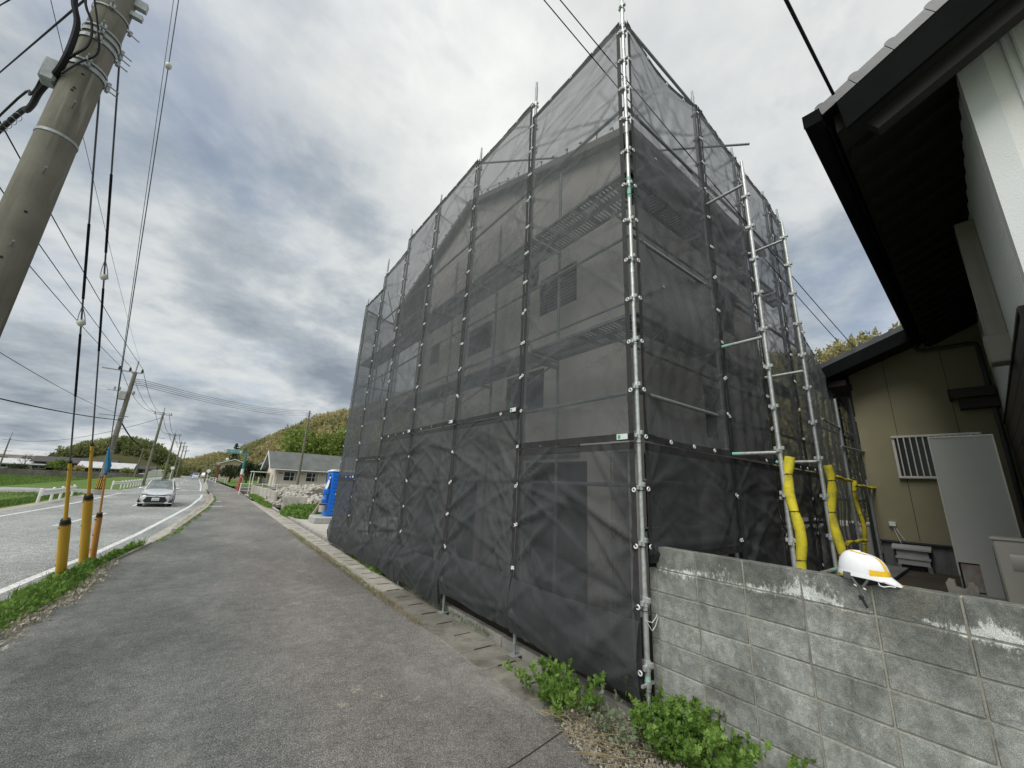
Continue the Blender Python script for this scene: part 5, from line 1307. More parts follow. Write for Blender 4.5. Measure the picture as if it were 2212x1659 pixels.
# silver sedan -------------------------------------------------------------
def car(label, x, y, z, rzv, paint, W=1.60, L=4.35, H=1.45, van=False):
    c = thing('parked_car' if False else 'car', label, 'car', (x, y, z), rzv)
    # stations along the length: y = -L/2 is the nose. (y, half width at waist, z sill, z waist, z top, half width at top)
    if not van:
        S = [(-.50, .36, .22, .52, .60), (-.485, .43, .17, .60, .70), (-.44, .47, .16, .66, .76), (-.36, .49, .16, .74, .84), (-.24, .50, .16, .80, .93), (-.14, .50, .16, .84, .97), (0, .50, .16, .86, .98), (.2, .50, .16, .87, .99), (.36, .495, .17, .90, 1.02), (.45, .47, .20, .90, 1.03), (.50, .42, .25, .80, .95)]
    else:
        S = [(-.50, .42, .25, .80, .95), (-.46, .48, .18, .88, 1.03), (-.40, .50, .16, .92, 1.08), (-.2, .5, .16, .95, 1.10), (.3, .5, .16, .96, 1.10), (.47, .5, .18, .96, 1.10), (.5, .47, .22, .9, 1.05)]
    vs = []; F = []
    for (t, hw, zs, zw, zt) in S:
        y_ = t * L; h = hw * W
        ring = [(-h * .93, zs), (-h, zs + .14), (-h, zw * .75), (-h * .97, zw), (-h * .84, zt - .03), (-h * .4, zt + .005), (0, zt + .015), (h * .4, zt + .005), (h * .84, zt - .03), (h * .97, zw), (h, zw * .75), (h, zs + .14), (h * .93, zs)]
        vs += [(a, y_, b) for a, b in ring]
    n = 13
    for k in range(len(S) - 1):
        for i in range(n): F.append((k * n + i, k * n + (i + 1) % n, (k + 1) * n + (i + 1) % n, (k + 1) * n + i))
    F += [tuple(range(n - 1, -1, -1)), tuple(range((len(S) - 1) * n, len(S) * n))]
    MB().add(vs, F).build('body', paint, c, local=True, ang=50)
    if not van: C_ = [(-.20, .93, .43, .0), (-.03, H, .335, 1), (.18, H + .0, .34, 1), (.40, 1.02, .41, 0)]
    else: C_ = [(-.36, 1.08, .46, 0), (-.24, H, .41, 1), (.44, H, .42, 1), (.49, 1.05, .46, 0)]
    def gh(scale_w, dz, sh=0):
        vs = []; F = []
        for (t, zz, hw, tp) in C_:
            h = hw * W * scale_w; vs += [(-h, t * L, zz + dz), (h, t * L, zz + dz)]
        base = [(-.455 * W * scale_w, C_[1][0] * L, .95 + dz), (.455 * W * scale_w, C_[1][0] * L, .95 + dz), (-.455 * W * scale_w, C_[2][0] * L, .97 + dz), (.455 * W * scale_w, C_[2][0] * L, .97 + dz)]
        return vs, base
    vs, bs_ = gh(1, 0)
    b0 = [(-.44 * W, C_[0][0] * L, .90), (.44 * W, C_[0][0] * L, .90), (-.44 * W, C_[3][0] * L, .98), (.44 * W, C_[3][0] * L, .98)]
    Vv = [b0[0], b0[1], vs[2], vs[3], vs[4], vs[5], b0[2], b0[3]]
    rf = MB().add([vs[2], vs[3], vs[5], vs[4], (0, C_[1][0] * L, H + .035), (0, C_[2][0] * L, H + .035)], [(0, 4, 5, 3), (4, 1, 2, 5)])
    hh = .37 * W
    rf.build('roof', paint, c, local=True)
    pl = MB()
    for sgn in (-1, 1):
        A = Vector(b0[0 if sgn < 0 else 1]); B = Vector(vs[2 if sgn < 0 else 3]); pl.tube([A, B], .03, 6)
        A2 = Vector(b0[2 if sgn < 0 else 3]); B2 = Vector(vs[4 if sgn < 0 else 5]); pl.tube([B, B2], .025, 6); pl.tube([A2, B2], .05, 6)
    pl.build('pillars', paint, c, local=True)
    e = .012
    MB().add([b0[0], b0[1], vs[3], vs[2]], [(0, 1, 2, 3)]).build('windscreen', 'car_glass', c, local=True)
    MB().add([b0[2], b0[3], vs[5], vs[4]], [(0, 1, 2, 3)]).build('rear_window', 'glass', c, local=True)
    for sgn in (0, 1):
        MB().add([b0[sgn], vs[2 + sgn], vs[4 + sgn], b0[2 + sgn]], [(0, 1, 2, 3)]).build('side_window', 'glass', c, local=True)
    y0 = -L / 2
    if not van:
        MB().prism([(-.56 * W / 1.6, .34), (-.40, .56), (.40, .56), (.56 * W / 1.6, .34), (.42, .24), (-.42, .24)], 'y', y0 - .012, y0 + .12).build('lower_grille', 'black', c, local=True)
        MB().prism([(-.46, .66), (-.06, .625), (-.06, .655), (-.46, .695)], 'y', y0 - .006, y0 + .1).prism([(.46, .66), (.06, .625), (.06, .655), (.46, .695)], 'y', y0 - .006, y0 + .1).build('upper_grille', 'black', c, local=True)
        MB().torus((0, y0 - .016, .645), .05, .012, (0, 1, 0), 14, 5).bx(-.02, .02, y0 - .02, y0 - .01, .61, .68).build('badge', 'galv', c, local=True)
        for s in (-1, 1):
            MB().prism([(s * .44, .66), (s * .44, .73), (s * .74, .765), (s * .755, .70)], 'y', y0 + .02, y0 + .25).build('headlight', 'lamp', c, local=True)
            MB().prism([(s * .60, .24), (s * .76, .24), (s * .74, .44)], 'y', y0 + .01, y0 + .16).build('fog_recess', 'black', c, local=True)
            MB().cbox((s * .60, y0 + .05, .21), (.36, .14, .04), .01).build('lower_lip', paint, c, local=True)
    else:
        MB().bx(-.35, .35, y0 - .01, y0 + .1, .35, .52).build('lower_grille', 'black', c, local=True)
        for s in (-1, 1): MB().cbox((s * .52, y0 + .06, .72), (.24, .12, .14), .02).build('headlight', 'lamp', c, local=True)
    pt = MB().bx(-.165, .165, y0 - .022, y0 - .014, .345, .51).build('number_plate', 'tag', c, local=True)
    if not van:
        text('29-07', .105, (0, y0 - .026, .365), (RAD(90), 0, 0), 'tag_green', pt, 'plate_number')
    for s in (-1, 1):
        MB().cbox((s * (.5 * W + .10), C_[0][0] * L + .32, .97 if not van else 1.15), (.20, .10, .11), .03).build('mirror', paint, c, local=True)
        for t in (-.315, .31):
            w_ = MB().cyl((s * (.5 * W - .20), t * L, .31), (s * (.5 * W + .005), t * L, .31), .31, n=20).build('wheel', 'black', c, local=True)
            rm = MB().cyl((s * (.5 * W + .0), t * L, .31), (s * (.5 * W + .012), t * L, .31), .20, n=16)
            for q in range(5): rm.cyl((s * (.5 * W + .016), t * L, .31), (s * (.5 * W + .016), t * L + .18 * math.cos(q * 1.257), .31 + .18 * math.sin(q * 1.257)), .02, n=5)
            rm.build('rim', 'galv', w_, local=True)
    for s in (-1, 1): MB().bx(s * .5 * W + s * .001, s * .5 * W + s * .006, -.12 * L, .26 * L, .60, .62).bx(s * .5 * W, s * .5 * W + s * .006, .05 * L, .052 * L, .25, .85).build('door_line', 'black', c, local=True)
    return c
car('silver saloon car driving towards the camera in the near lane', -2.32, 32.9, -.125, RAD(1.5), 'silver', W=1.50, H=1.44)
car('small white van far down the road', -3.45, 148, -.12, RAD(0), 'car_white', W=1.5, L=3.4, H=1.8, van=True)
car('dark parked van beside the far houses at the bend', -5.2, 214, -.1, RAD(30), 'blue_dark', W=1.6, L=4.2, H=1.8, van=True)
car('white parked van among the far houses at the bend', -2.0, 212, -.1, RAD(-20), 'car_white', W=1.6, L=4.2, H=1.9, van=True)
wire(sag((9.95, 1.72, 5.02), (-2.1, 3.0, 9.8), .15, 20), .007, 'lower left one of two thin wires crossing in front of the scaffold', 'two thin wires in front of the scaffold', n=5, name='service_wire')
wire(sag((9.94, 1.95, 5.2), (-2.1, 3.0, 9.49), .15, 20), .007, 'upper right one of two thin wires crossing in front of the scaffold', 'two thin wires in front of the scaffold', n=5, name='service_wire')
wire(sag((3.54, .43, 5.24), (-1.7, .40, 5.0), .02, 12), .011, 'black service cable running up from the eave corner of the white house', None, n=6, name='service_wire')

# ------------------------------------------------------------------ guard rails
def beam_profile(): return [(0, 0), (.04, .03), (.04, .09), (0, .12), (0, .20), (.04, .23), (.04, .29), (0, .32)]
def guard_rail(pts, label, hgt=.50, closed_end=True):
    g_ = thing('guard_rail', label, 'guard rail', pts[0], group='white guard rails across the road')
    p_ = beam_profile(); V = []; F = []
    for k, p in enumerate(pts):
        a = Vector(pts[max(k - 1, 0)]); b = Vector(pts[min(k + 1, len(pts) - 1)]); d = (b - a); d.z = 0; d.normalize(); n_ = Vector((d.y, -d.x, 0))
        for o_, z in p_: V.append(Vector(p) + n_ * o_ + Vector((0, 0, hgt + z)))
        for o_, z in p_: V.append(Vector(p) + n_ * (o_ - .012) + Vector((0, 0, hgt + z)))
    m_ = len(p_)
    for k in range(len(pts) - 1):
        for i in range(m_ - 1):
            for q in (0, m_): F.append((k * 2 * m_ + q + i, k * 2 * m_ + q + i + 1, (k + 1) * 2 * m_ + q + i + 1, (k + 1) * 2 * m_ + q + i))
    MB().add(V, F).build('beam', 'white', g_)
    for k in range(len(pts)):
        p = Vector(pts[k]); MB().cyl(p + Vector((-.09, 0, -.6)), p + Vector((-.09, 0, hgt + .36)), .065, n=10).ell(p + Vector((-.09, 0, hgt + .36)), (.065, .065, .04), 8, 4, 0).build('post', 'white', g_)
    e_ = MB(); p = Vector(pts[0]); e_.box(p + Vector((.02, -.12, hgt + .16)), (.03, .25, .34)); e_.build('end_plate', 'white', g_)
guard_rail([(-7.25, 33.6, -.25), (-7.2, 35.6, -.25), (-7.25, 37.6, -.25), (-7.35, 39.6, -.25), (-7.5, 41.6, -.25)], 'short white guard rail crossing behind the yellow guards')
pts = []
for k in range(27):
    y = 56 + k * 2.0; pts.append((-7.55 if k == 0 else interp(ROADL, y) - .35, y, -.2))
guard_rail(pts, 'long white guard rail running beside the road towards the bend')
kb_ = MB()
for a, b in (((-20, 46, -.35), (-7.6, 43.5, -.35)), ((-20, 55.4, -.35), (-8.0, 55.6, -.35))): kb_.cyl(a, b, .14, n=4)
kb_.build('lane_edge', 'lwall', kind='structure')

# ------------------------------------------------------------------ sign post, mirrors, white pipe fences, panels
sg = thing('street_sign', 'teal overhead sign on a teal and red pole at the side of the footway', 'street sign', (2.95, 58, 0))
MB().cyl((2.95, 58, 0), (2.95, 58, 1.9), .17, .15, n=14).build('red_post', 'red_paint', sg)
MB().cyl((2.95, 58, 2.55), (2.95, 58, 4.7), .12, .11, n=14).cyl((3.2, 58, 4.5), (2.2, 58, 4.55), .05, n=8).box((2.95, 58, 4.62), (.3, .26, .22)).build('teal_post', 'teal', sg)
MB().cyl((2.95, 58, 1.9), (2.95, 58, 2.55), .16, n=14).build('white_notice', 'tag', sg)
MB().cyl((2.95, 58, 0), (2.95, 58, .06), .34, n=14).build('foot', 'red_paint', sg)
sf = MB().bx(-.98, .98, -.04, .04, -.22, .22).build('sign_board', 'white', sg, local=True)
sf.location = (-1.40, -.1, 4.56)
MB().bx(-.62, .95, -.048, -.04, -.19, .19).build('teal_face', 'sign_teal', sf, local=True, smooth=False)
text('佐久動物広場', .22, (.0, -.06, -.09), (RAD(90), 0, 0), 'white', sf)
MB().bx(.70, .88, -.052, -.048, -.11, .10).build('white_symbol', 'white', sf, local=True, smooth=False)
MB().torus((-.80, -.045, .05), .07, .012, (0, 1, 0), 14, 4).build('emblem', 'grey_plastic', sf, local=True)
text('50', .2, (0, -.175, 1.55), (RAD(90), 0, 0), 'white', sg)
def pipe_fence(pts, label, h=.9):
    f_ = thing('pipe_fence', label, 'fence', pts[0], group='white pipe fences beside the footway')
    for k in range(len(pts) - 1):
        a, b = Vector(pts[k]), Vector(pts[k + 1])
        for z in (h, h * .62, h * .28): MB().cyl(a + Vector((0, 0, z)), b + Vector((0, 0, z)), .03, n=8).build('rail', 'white', f_)
    for p in pts: MB().cyl(p, Vector(p) + Vector((0, 0, h + .04)), .045, n=8).ell(Vector(p) + Vector((0, 0, h + .05)), (.06, .06, .05), 8, 4).build('post', 'white', f_)
pipe_fence([(2.55, 47.6, 0), (2.65, 49.2, 0), (3.4, 49.6, 0), (4.6, 49.9, 0), (6.0, 50.2, 0), (7.4, 50.5, 0)], 'white pipe fence at the foot of the teal and red sign pole', .98)
pipe_fence([(2.9, 101, 0), (2.4, 96, 0), (.95, 94, 0), (.95, 100, 0), (.6, 108, 0), (.0, 118, 0), (-.6, 128, 0)], 'white pipe fence farther down the footway, before the cream house')
rs = thing('round_sign', 'small round white road sign on a pole beside the leaning grey post', 'road sign', (-.5, 97, 0))
MB().cyl((-.5, 97, 0), (-.5, 97, 2.2), .04, n=8).build('post', 'white', rs); MB().cyl((-.5, 96.95, 2.25), (-.5, 96.99, 2.25), .33, n=20).build('disc', 'white', rs)
rs = thing('round_sign', 'small round sign on a post past the end of the long guard rail', 'road sign', (-6.6, 108, 0))
MB().cyl((-6.6, 108, -.2), (-6.6, 108, 2.4), .06, n=8).build('post', 'white', rs); MB().cyl((-6.6, 107.9, 2.5), (-6.6, 107.95, 2.5), .33, n=20).build('disc', 'white', rs)
gp = thing('grey_post', 'plain pale grey post leaning beside the round sign on the footway edge', 'post', (-.78, 98, 0))
MB().cyl((-.78, 98, 0), (-.95, 98, 4.2), .13, .09, n=10).build('shaft', 'pole', gp)
lp_ = thing('utility_pole', 'tall concrete pole rising in front of the pink house, wires at its head', 'utility pole', (13.7, 76, 0))
MB().cyl((12.0, 76, 0), (11.85, 76, 13.4), .22, .13, n=12).build('shaft', 'pole', lp_)
ca = MB()
for j in range(4): ca.cyl((11.4, 76, 12.1 + j * .3), (12.3, 76, 12.1 + j * .3), .04, n=5)
ca.build('brackets', 'galv_dark', lp_)
lg = 'concrete retaining panels along the weedy lot'
def lpanel(c, L, h, rzv, label):
    p = thing('retaining_panel', label, 'concrete panel', c, rzv, lg)
    MB().cbox((0, 0, h / 2), (L, .12, h), .012).build('panel', 'lwall', p, local=True); MB().cbox((0, .25, .05), (L, .5, .1), .01).build('foot', 'lwall', p, local=True)
nm_ = ['nearest', 'second', 'third', 'fourth', 'fifth', 'sixth', 'seventh', 'last']
for k in range(8):
    y = 30.2 + k * 2.0
    lpanel((3.62 - .02 * k + random.uniform(-.03, .03), y + .9, 0), 1.96, .93 + .02 * (k % 3), RAD(92 + random.uniform(-2, 2)), nm_[k] + ' grey concrete panel of the row standing along the footway before the rubble')
lpanel((4.22, 26.5, 0), 1.25, .80, RAD(-14), 'single grey concrete panel standing apart in the weeds, nearer than the row')

# rubble heap: every stone a mesh with its own shape in one countless pile
rg = np.random.default_rng(5)
def stone_mesh(seed, n=5):
    r = random.Random(seed); m = MB(); m.ell((0, 0, 0), (.5, .42, .33), 6, 4)
    m.v = [(a * r.uniform(.75, 1.15), b * r.uniform(.75, 1.15), c * r.uniform(.7, 1.2)) for a, b, c in m.v]
    tri = [];
    for f in m.f:
        tri += [(f[0], f[1], f[2]), (f[0], f[2], f[3])]
    return np.array(m.v), np.array(tri)
def heap(u, v): return max(0.0, 1 - (u * u + v * v)) ** .75
parts = []
for s in range(6):
    tv, tf = stone_mesh(s); n = 1000
    a = rg.uniform(0, 2 * np.pi, n); rr = np.sqrt(rg.random(n)) * .99
    u, v = rr * np.cos(a), rr * np.sin(a); z = np.array([heap(p, q) for p, q in zip(u, v)]) * (1.5 + .3 * np.sin(u * 5) + .2 * np.cos(v * 7))
    pos = np.stack([8.4 + u * 5.2, 32.5 + v * 7.0, z + .02], -1)
    parts.append(scatter(tv, tf, pos, rotmats(rg, n), np.where(rg.random(n) < .12, rg.uniform(.30, .55, n), rg.uniform(.08, .26, n))))
v_, f_ = merge(parts); fast_obj('rubble', v_, f_, 'stone', kind='stuff')
hpv = []; hf_ = []
for i in range(17):
    for j in range(17):
        u, v = -1 + i / 8, -1 + j / 8; hpv.append((8.4 + u * 5.2, 32.5 + v * 7.0, heap(u, v) * 1.4))
for i in range(16):
    for j in range(16): hf_.append((i * 17 + j, (i + 1) * 17 + j, (i + 1) * 17 + j + 1, i * 17 + j + 1))
MB().add(hpv, hf_).build('rubble_mound', 'earth', kind='structure')
tm = thing('leaning_timber', 'weathered grey timber leaning against the blue toilet', 'timber', (4.05, 20.9, 0))
MB().cyl((4.05, 20.9, 0), (4.9, 21.2, 1.45), .07, n=6).build('beam', 'timber', tm)

# ------------------------------------------------------------------ portable toilet
tx, ty = 4.32, 18.9
to_ = thing('portable_toilet', 'bright blue portable toilet on a grey tray at the edge of the scaffold', 'portable toilet', (tx, ty, 0))
MB().cbox((tx + .42, ty + .55, .16), (1.75, 1.25, .30), .05).build('tray', 'grey_plastic', to_)
MB().cbox((tx + .55, ty + .57, 1.27), (1.06, 1.06, 1.92), .04).build('cabin', 'blue', to_)
rbm = MB().cbox((0, 0, 0), (.92, .03, .13), .008).mesh('wall_rib', 'blue'); z = .42
while z < 2.2: inst(rbm, 'wall_rib', to_, Matrix.Translation((.57, .03, z))); z += .165
rbm2 = MB().cbox((0, 0, 0), (.03, .9, .12), .008).mesh('wall_rib', 'blue_dark')
MB().cbox((tx - .0, ty + .28, 1.5), (.10, .38, .9), .03).build('door_panel', 'blue_dark', to_)
MB().cbox((tx - .10, ty + .22, 1.35), (.24, .34, .28), .06).cbox((tx - .12, ty + .22, .98), (.22, .30, .22), .06).build('hand_basin', 'blue', to_)
MB().cyl((tx - .16, ty + .22, .50), (tx - .16, ty + .22, .78), .13, n=12).build('water_can', 'grey_plastic', to_); MB().cyl((tx - .16, ty + .22, .78), (tx - .16, ty + .22, .82), .135, n=12).build('can_lid', 'black', to_)
MB().add([(tx - .03, ty + .10, 2.02), (tx - .03, ty + .32, 1.98), (tx - .16, ty + .34, 1.45), (tx - .18, ty + .06, 1.30), (tx - .08, ty + .05, 1.6)], [(0, 1, 2, 3, 4)]).build('plastic_bag', 'white', to_)
MB().bx(tx - .01, tx + .02, ty + .35, ty + .5, 1.9, 2.1).build('vent', 'black', to_)
MB().prism([(tx - .02, 2.24), (tx + 1.12, 2.24), (tx + 1.02, 2.33), (tx + .15, 2.33)], 'y', ty + .02, ty + 1.12).build('roof', 'white', to_)

# ------------------------------------------------------------------ houses in the distance
def win(parent, x0, x1, y, z0, z1, sash=2, curtain=False, fr='white', face='y'):
    t = .07; f = MB()
    def b(m, a0, a1, d0, d1, c0, c1): m.bx(a0, a1, d0, d1, c0, c1) if face == 'y' else m.bx(d0, d1, a0, a1, c0, c1)
    b(f, x0, x1, y - .06, y - .01, z0, z0 + t); b(f, x0, x1, y - .06, y - .01, z1 - t, z1); b(f, x0, x0 + t, y - .06, y - .01, z0 + t, z1 - t); b(f, x1 - t, x1, y - .06, y - .01, z0 + t, z1 - t)
    for k in range(1, sash):
        xm = x0 + (x1 - x0) * k / sash; b(f, xm - .035, xm + .035, y - .06, y - .01, z0 + t, z1 - t)
    w_ = f.build('window', fr, parent, smooth=False)
    p = MB(); b(p, x0 + t, x1 - t, y - .03, y - .01, z0 + t, z1 - t); p.build('pane', 'glass', w_, smooth=False); return w_
ph = thing('pink_house', 'low pale pink house with a long grey slate roof behind the rubble', 'house', (15, 87, 0))
MB().prism([(80.6, 0), (94.4, 0), (94.4, 3.0), (87.5, 5.9), (80.6, 3.0)], 'x', 9.0, 40).build('walls', 'pink_wall', ph, smooth=False)
MB().prism([(79.6, 3.05), (87.5, 6.3), (95.6, 3.0), (95.6, 3.2), (87.5, 6.55), (79.6, 3.25)], 'x', 7.9, 40.6).build('roof', 'slate', ph, smooth=False)
MB().prism([(79.55, 2.95), (87.5, 6.2), (95.65, 2.9), (95.65, 3.15), (87.5, 6.5), (79.55, 3.2)], 'x', 7.84, 7.96).build('verge_board', 'white', ph, smooth=False)
MB().bx(7.9, 40.6, 79.46, 79.6, 2.98, 3.16).cyl((9.2, 80.4, 0), (9.2, 80.4, 3.0), .06, n=6).build('gutter', 'white', ph, smooth=False)
for x0, x1 in ((10.3, 12.4), (13.9, 15.9), (17.3, 19.1), (21, 23)):
    w_ = win(ph, x0, x1, 80.6, 1.15, 2.75, 2)
    MB().bx(x0 + .08, x1 - .08, 80.52, 80.56, 1.9, 1.95).build('mid_rail', 'white', w_, smooth=False)
    MB().bx(x1 - .5, x1 - .15, 80.54, 80.575, 1.25, 2.6).build('curtain', 'grey_plastic', w_, smooth=False)
sm = MB()
for x in (9.8, 10.0, 13.2, 16.6, 9.6): sm.cyl((x, 80.5, 2.45), (x, 80.6, 2.45), .08, n=8)
sm.build('vent_cap', 'black', ph)
MB().bx(8.9, 9.0, 83, 84.6, .1, 2.1).bx(8.9, 9.0, 89, 91, .4, 2.0).build('side_panels', 'lwall', ph, smooth=False)
crp = thing('carport', 'small white carport roof beside the gable of the pink house', 'carport', (7.4, 92, 0))
MB().bx(6.2, 8.8, 88, 95, 2.45, 2.6).build('roof', 'white', crp, smooth=False)
for x, y in ((6.4, 88.3), (6.4, 94.7)): MB().cyl((x, y, 0), (x, y, 2.45), .07, n=6).build('post', 'white', crp)
bh = thing('small_house', 'white roofed shed between the dark bushes and the pink house', 'shed', (10.5, 112, 0))
MB().bx(9.4, 13, 111, 116, 0, 4.0).build('walls', 'lwall', bh, smooth=False); MB().prism([(110.4, 4.0), (116.6, 4.0), (116.6, 4.5), (110.4, 4.9)], 'x', 9.0, 13.4).build('roof', 'pale_roof', bh, smooth=False)
ch = thing('cream_house', 'two storey cream house with a balcony behind the dark bushes, beyond the sign', 'house', (4.4, 152, 0))
MB().prism([(1.9, 0), (8.3, 0), (8.3, 4.9), (5.1, 6.1), (1.9, 4.9)], 'y', 150, 162).build('walls', 'cream_wall', ch, smooth=False)
MB().prism([(1.3, 4.75), (5.1, 6.2), (8.9, 4.75), (8.9, 4.95), (5.1, 6.42), (1.3, 4.95)], 'y', 149.2, 163).build('roof', 'white', ch, smooth=False)
win(ch, 2.9, 4.6, 150, 3.3, 4.5, 2); win(ch, 6.0, 7.4, 150, 3.2, 4.3, 2); win(ch, 2.2, 3.2, 150, 1.0, 2.0, 1)
MB().bx(2.2, 5.2, 148.8, 150, 2.5, 2.6).bx(2.2, 5.2, 148.75, 148.8, 2.5, 3.3).build('balcony', 'brown_wall', ch, smooth=False)
MB().bx(.9, 1.85, 150.5, 160, 0, 4.3).build('lean_to', 'brown_wall', ch, smooth=False)
MB().ell((3.1, 149.6, 6.2), (.4, .15, .4), 10, 6).build('satellite_dish', 'white', ch)
hz_ = [('grey roofed house at the bend, left of the hill foot', -7.5, 250, 9, 6, 3.4, 'stucco', 'dark_tile'), ('dark low house at the bend beside the parked vans', -.5, 240, 9, 7, 2.8, 'brown_wall', 'dark_tile'), ('pale two storey house high on the bank above the bend', 2.5, 236, 5, 5, 5.8, 'cream_wall', 'pale_roof'), ('white fronted house behind the vans at the bend', -3.8, 246, 6, 6, 3.2, 'pink_wall', 'pale_roof')]
for lb, x, y, w, d, h, mw, mr in hz_:
    hh = thing('far_house', lb, 'house', (x, y, 0), group='small houses at the bend of the road')
    MB().bx(x - w / 2, x + w / 2, y, y + d, -.5, h).build('walls', mw, hh, smooth=False)
    MB().prism([(x - w / 2 - .5, h - .1), (x, h + 1.4), (x + w / 2 + .5, h - .1)], 'y', y - .5, y + d + .5).build('roof', mr, hh, smooth=False)
    win(hh, x - w * .3, x - w * .05, y, h * .35, h * .75, 2); win(hh, x + w * .1, x + w * .35, y, h * .35, h * .75, 2)

# across the fields
rw = thing('stone_wall', 'long low dark stone wall across the green field at the left', 'wall', (-30, 141, -.7))
cs = MB().cbox((0, 0, 0), (1.96, .5, .27), .02).mesh('stone_course', 'grey_wall')
for r_ in range(5):
    x = -64 + (r_ % 2) * 1.0
    while x < -9.5:
        inst(cs, 'stone', rw, Matrix.Translation((x + 30, random.uniform(-.04, .04), .15 + .285 * r_))); x += 2.0
fhs = [('white walled two storey farmhouse at the far left edge', -43, 166, 10, 8, 4.2, 'pink_wall', 'pale_roof', 1.3), ('low farm building with a long white metal roof at the left', -39.5, 160, 13, 5, 1.9, 'lwall', 'pale_roof', 1.1), ('long dark roofed barn behind the round green bush', -30.5, 160, 15, 5, 2.7, 'brown_dark', 'dark_tile', 1.3), ('white edged low building in front of the wooded mound', -23.5, 156, 10, 4, 1.8, 'brown_dark', 'pale_roof', 1.4), ('dark open shed left of the greenhouse', -16.5, 158, 5, 4, 2.0, 'brown_dark', 'dark_tile', .8)]
for lb, x, y, w, d, h, mw, mr, rh in fhs:
    hh = thing('farm_building', lb, 'farm building', (x, y, -.7), group='farm buildings beyond the field')
    MB().bx(x - w / 2, x + w / 2, y, y + d, -.7, h).build('walls', mw, hh, smooth=False)
    MB().prism([(y - .9, h - .1), (y + d / 2, h + rh), (y + d + .9, h - .1), (y + d + .9, h + .08), (y + d / 2, h + rh + .2), (y - .9, h + .08)], 'x', x - w / 2 - .7, x + w / 2 + .7).build('roof', mr, hh, smooth=False)
    MB().bx(x - w / 2 - .7, x + w / 2 + .7, y - .98, y - .9, h - .12, h + .1).build('eave_board', 'white' if mr == 'pale_roof' else 'dark_tile', hh, smooth=False)
    win(hh, x - w * .32, x - w * .12, y, h * .45, h * .85, 2, fr='alu'); win(hh, x + w * .1, x + w * .3, y, h * .45, h * .85, 2, fr='alu')
gh_ = thing('greenhouse', 'pale round topped greenhouse behind the guard rail', 'greenhouse', (-11.8, 140, -.7))
MB().prism([(-13.4, -.7)] + [(-11.6 - 1.8 * math.cos(math.pi * q / 10), .8 + 1.25 * math.sin(math.pi * q / 10)) for q in range(11)] + [(-9.8, -.7)], 'y', 140, 158).build('cover', 'greenhouse', gh_)
gr = MB()
for q in range(4): gr.bx(-13.4, -9.8, 139.93, 140.0, -.1 + q * .55, -.04 + q * .55)
gr.bx(-11.65, -11.58, 139.93, 140, -.7, 2.0); gr.build('frame', 'alu', gh_, smooth=False)
MB().bx(-15.2, -13.5, 142, 150, -.7, .9).build('annex', 'pale_roof', gh_, smooth=False)
lp2 = thing('utility_pole', 'thin dark pole standing at the far left edge before the farmhouse', 'utility pole', (-38.1, 140, -.7))
MB().cyl((0, 0, 0), (0, 0, 8.2), .17, .11, n=8).cyl((0, 0, 8), (.05, 0, 9.6), .04, n=5).build('shaft', 'pole', lp2, local=True)
MB().bx(-1.1, 1.1, -.05, .05, 7.7, 7.8).bx(-.3, 1.0, -.05, .05, 5.2, 5.3).build('crossarm', 'galv_dark', lp2, local=True)
wire(sag((-38, 140, 7.1), (-6.95, 72, 9.0), 1.5, 16), .03, 'faint wire from the far left pole to the roadside poles', None, n=4, name='power_wire')
lp3 = thing('utility_pole', 'grey pole without wires in front of the wooded mound', 'utility pole', (-16, 150, -.7))
MB().cyl((-15.6, 140, -.7), (-15.4, 140, 7.6), .2, .13, n=8).bx(-16.2, -13.6, 139.95, 140.05, 6.9, 7.0).build('shaft', 'pole', lp3)

# ------------------------------------------------------------------ vegetation
R_ = np.random.default_rng(21)
def leaf_plant(name, label, cat, loc, box, n, leaf, size, m_, stem_m='straw', nst=30, h=.4, group=None, kind=None, tilt=1.1, dens=None, second=None):
    """stems fanning out of the ground with leaves set along them"""
    p = thing(name, label, cat, loc, group=group)
    (x0, x1), (y0, y1) = box; V = []; sp = MB(); pos = []; up = []
    for k in range(nst):
        while True:
            bx0, by0 = R_.uniform(x0, x1), R_.uniform(y0, y1)
            if dens is None or R_.random() < dens(bx0, by0): break
        hh = h * R_.uniform(.5, 1.15) * (dens(bx0, by0) ** .5 if dens else 1); lean = R_.normal(0, .22, 2)
        pts = [Vector((bx0 + lean[0] * t * hh * 1.6, by0 + lean[1] * t * hh * 1.6, hh * t * (1 - .12 * t))) for t in np.linspace(0, 1, 5)]
        sp.tube(pts, [.004, .0035, .003, .002, .0015], 4, caps=False)
        for q in range(int(n / nst)):
            t = R_.uniform(.15, 1) ** .7; i = min(3, int(t * 4)); f = t * 4 - i; a = pts[i].lerp(pts[i + 1], f); pos.append(tuple(a + Vector(R_.normal(0, size * .25, 3))))
    pos = np.array(pos); nn = len(pos)
    R = rotmats(R_, nn, tilt=tilt + .4)
    v, f = scatter(*leaf, pos, R, size * R_.uniform(.5, 1.25, nn))
    v[:, 2] = np.maximum(v[:, 2], .004)
    fast_obj('foliage', v, f, m_, p, local=True, **({'kind': 'stuff'} if kind else {}))
    sp.build('stems', stem_m, p, local=True)
    return p
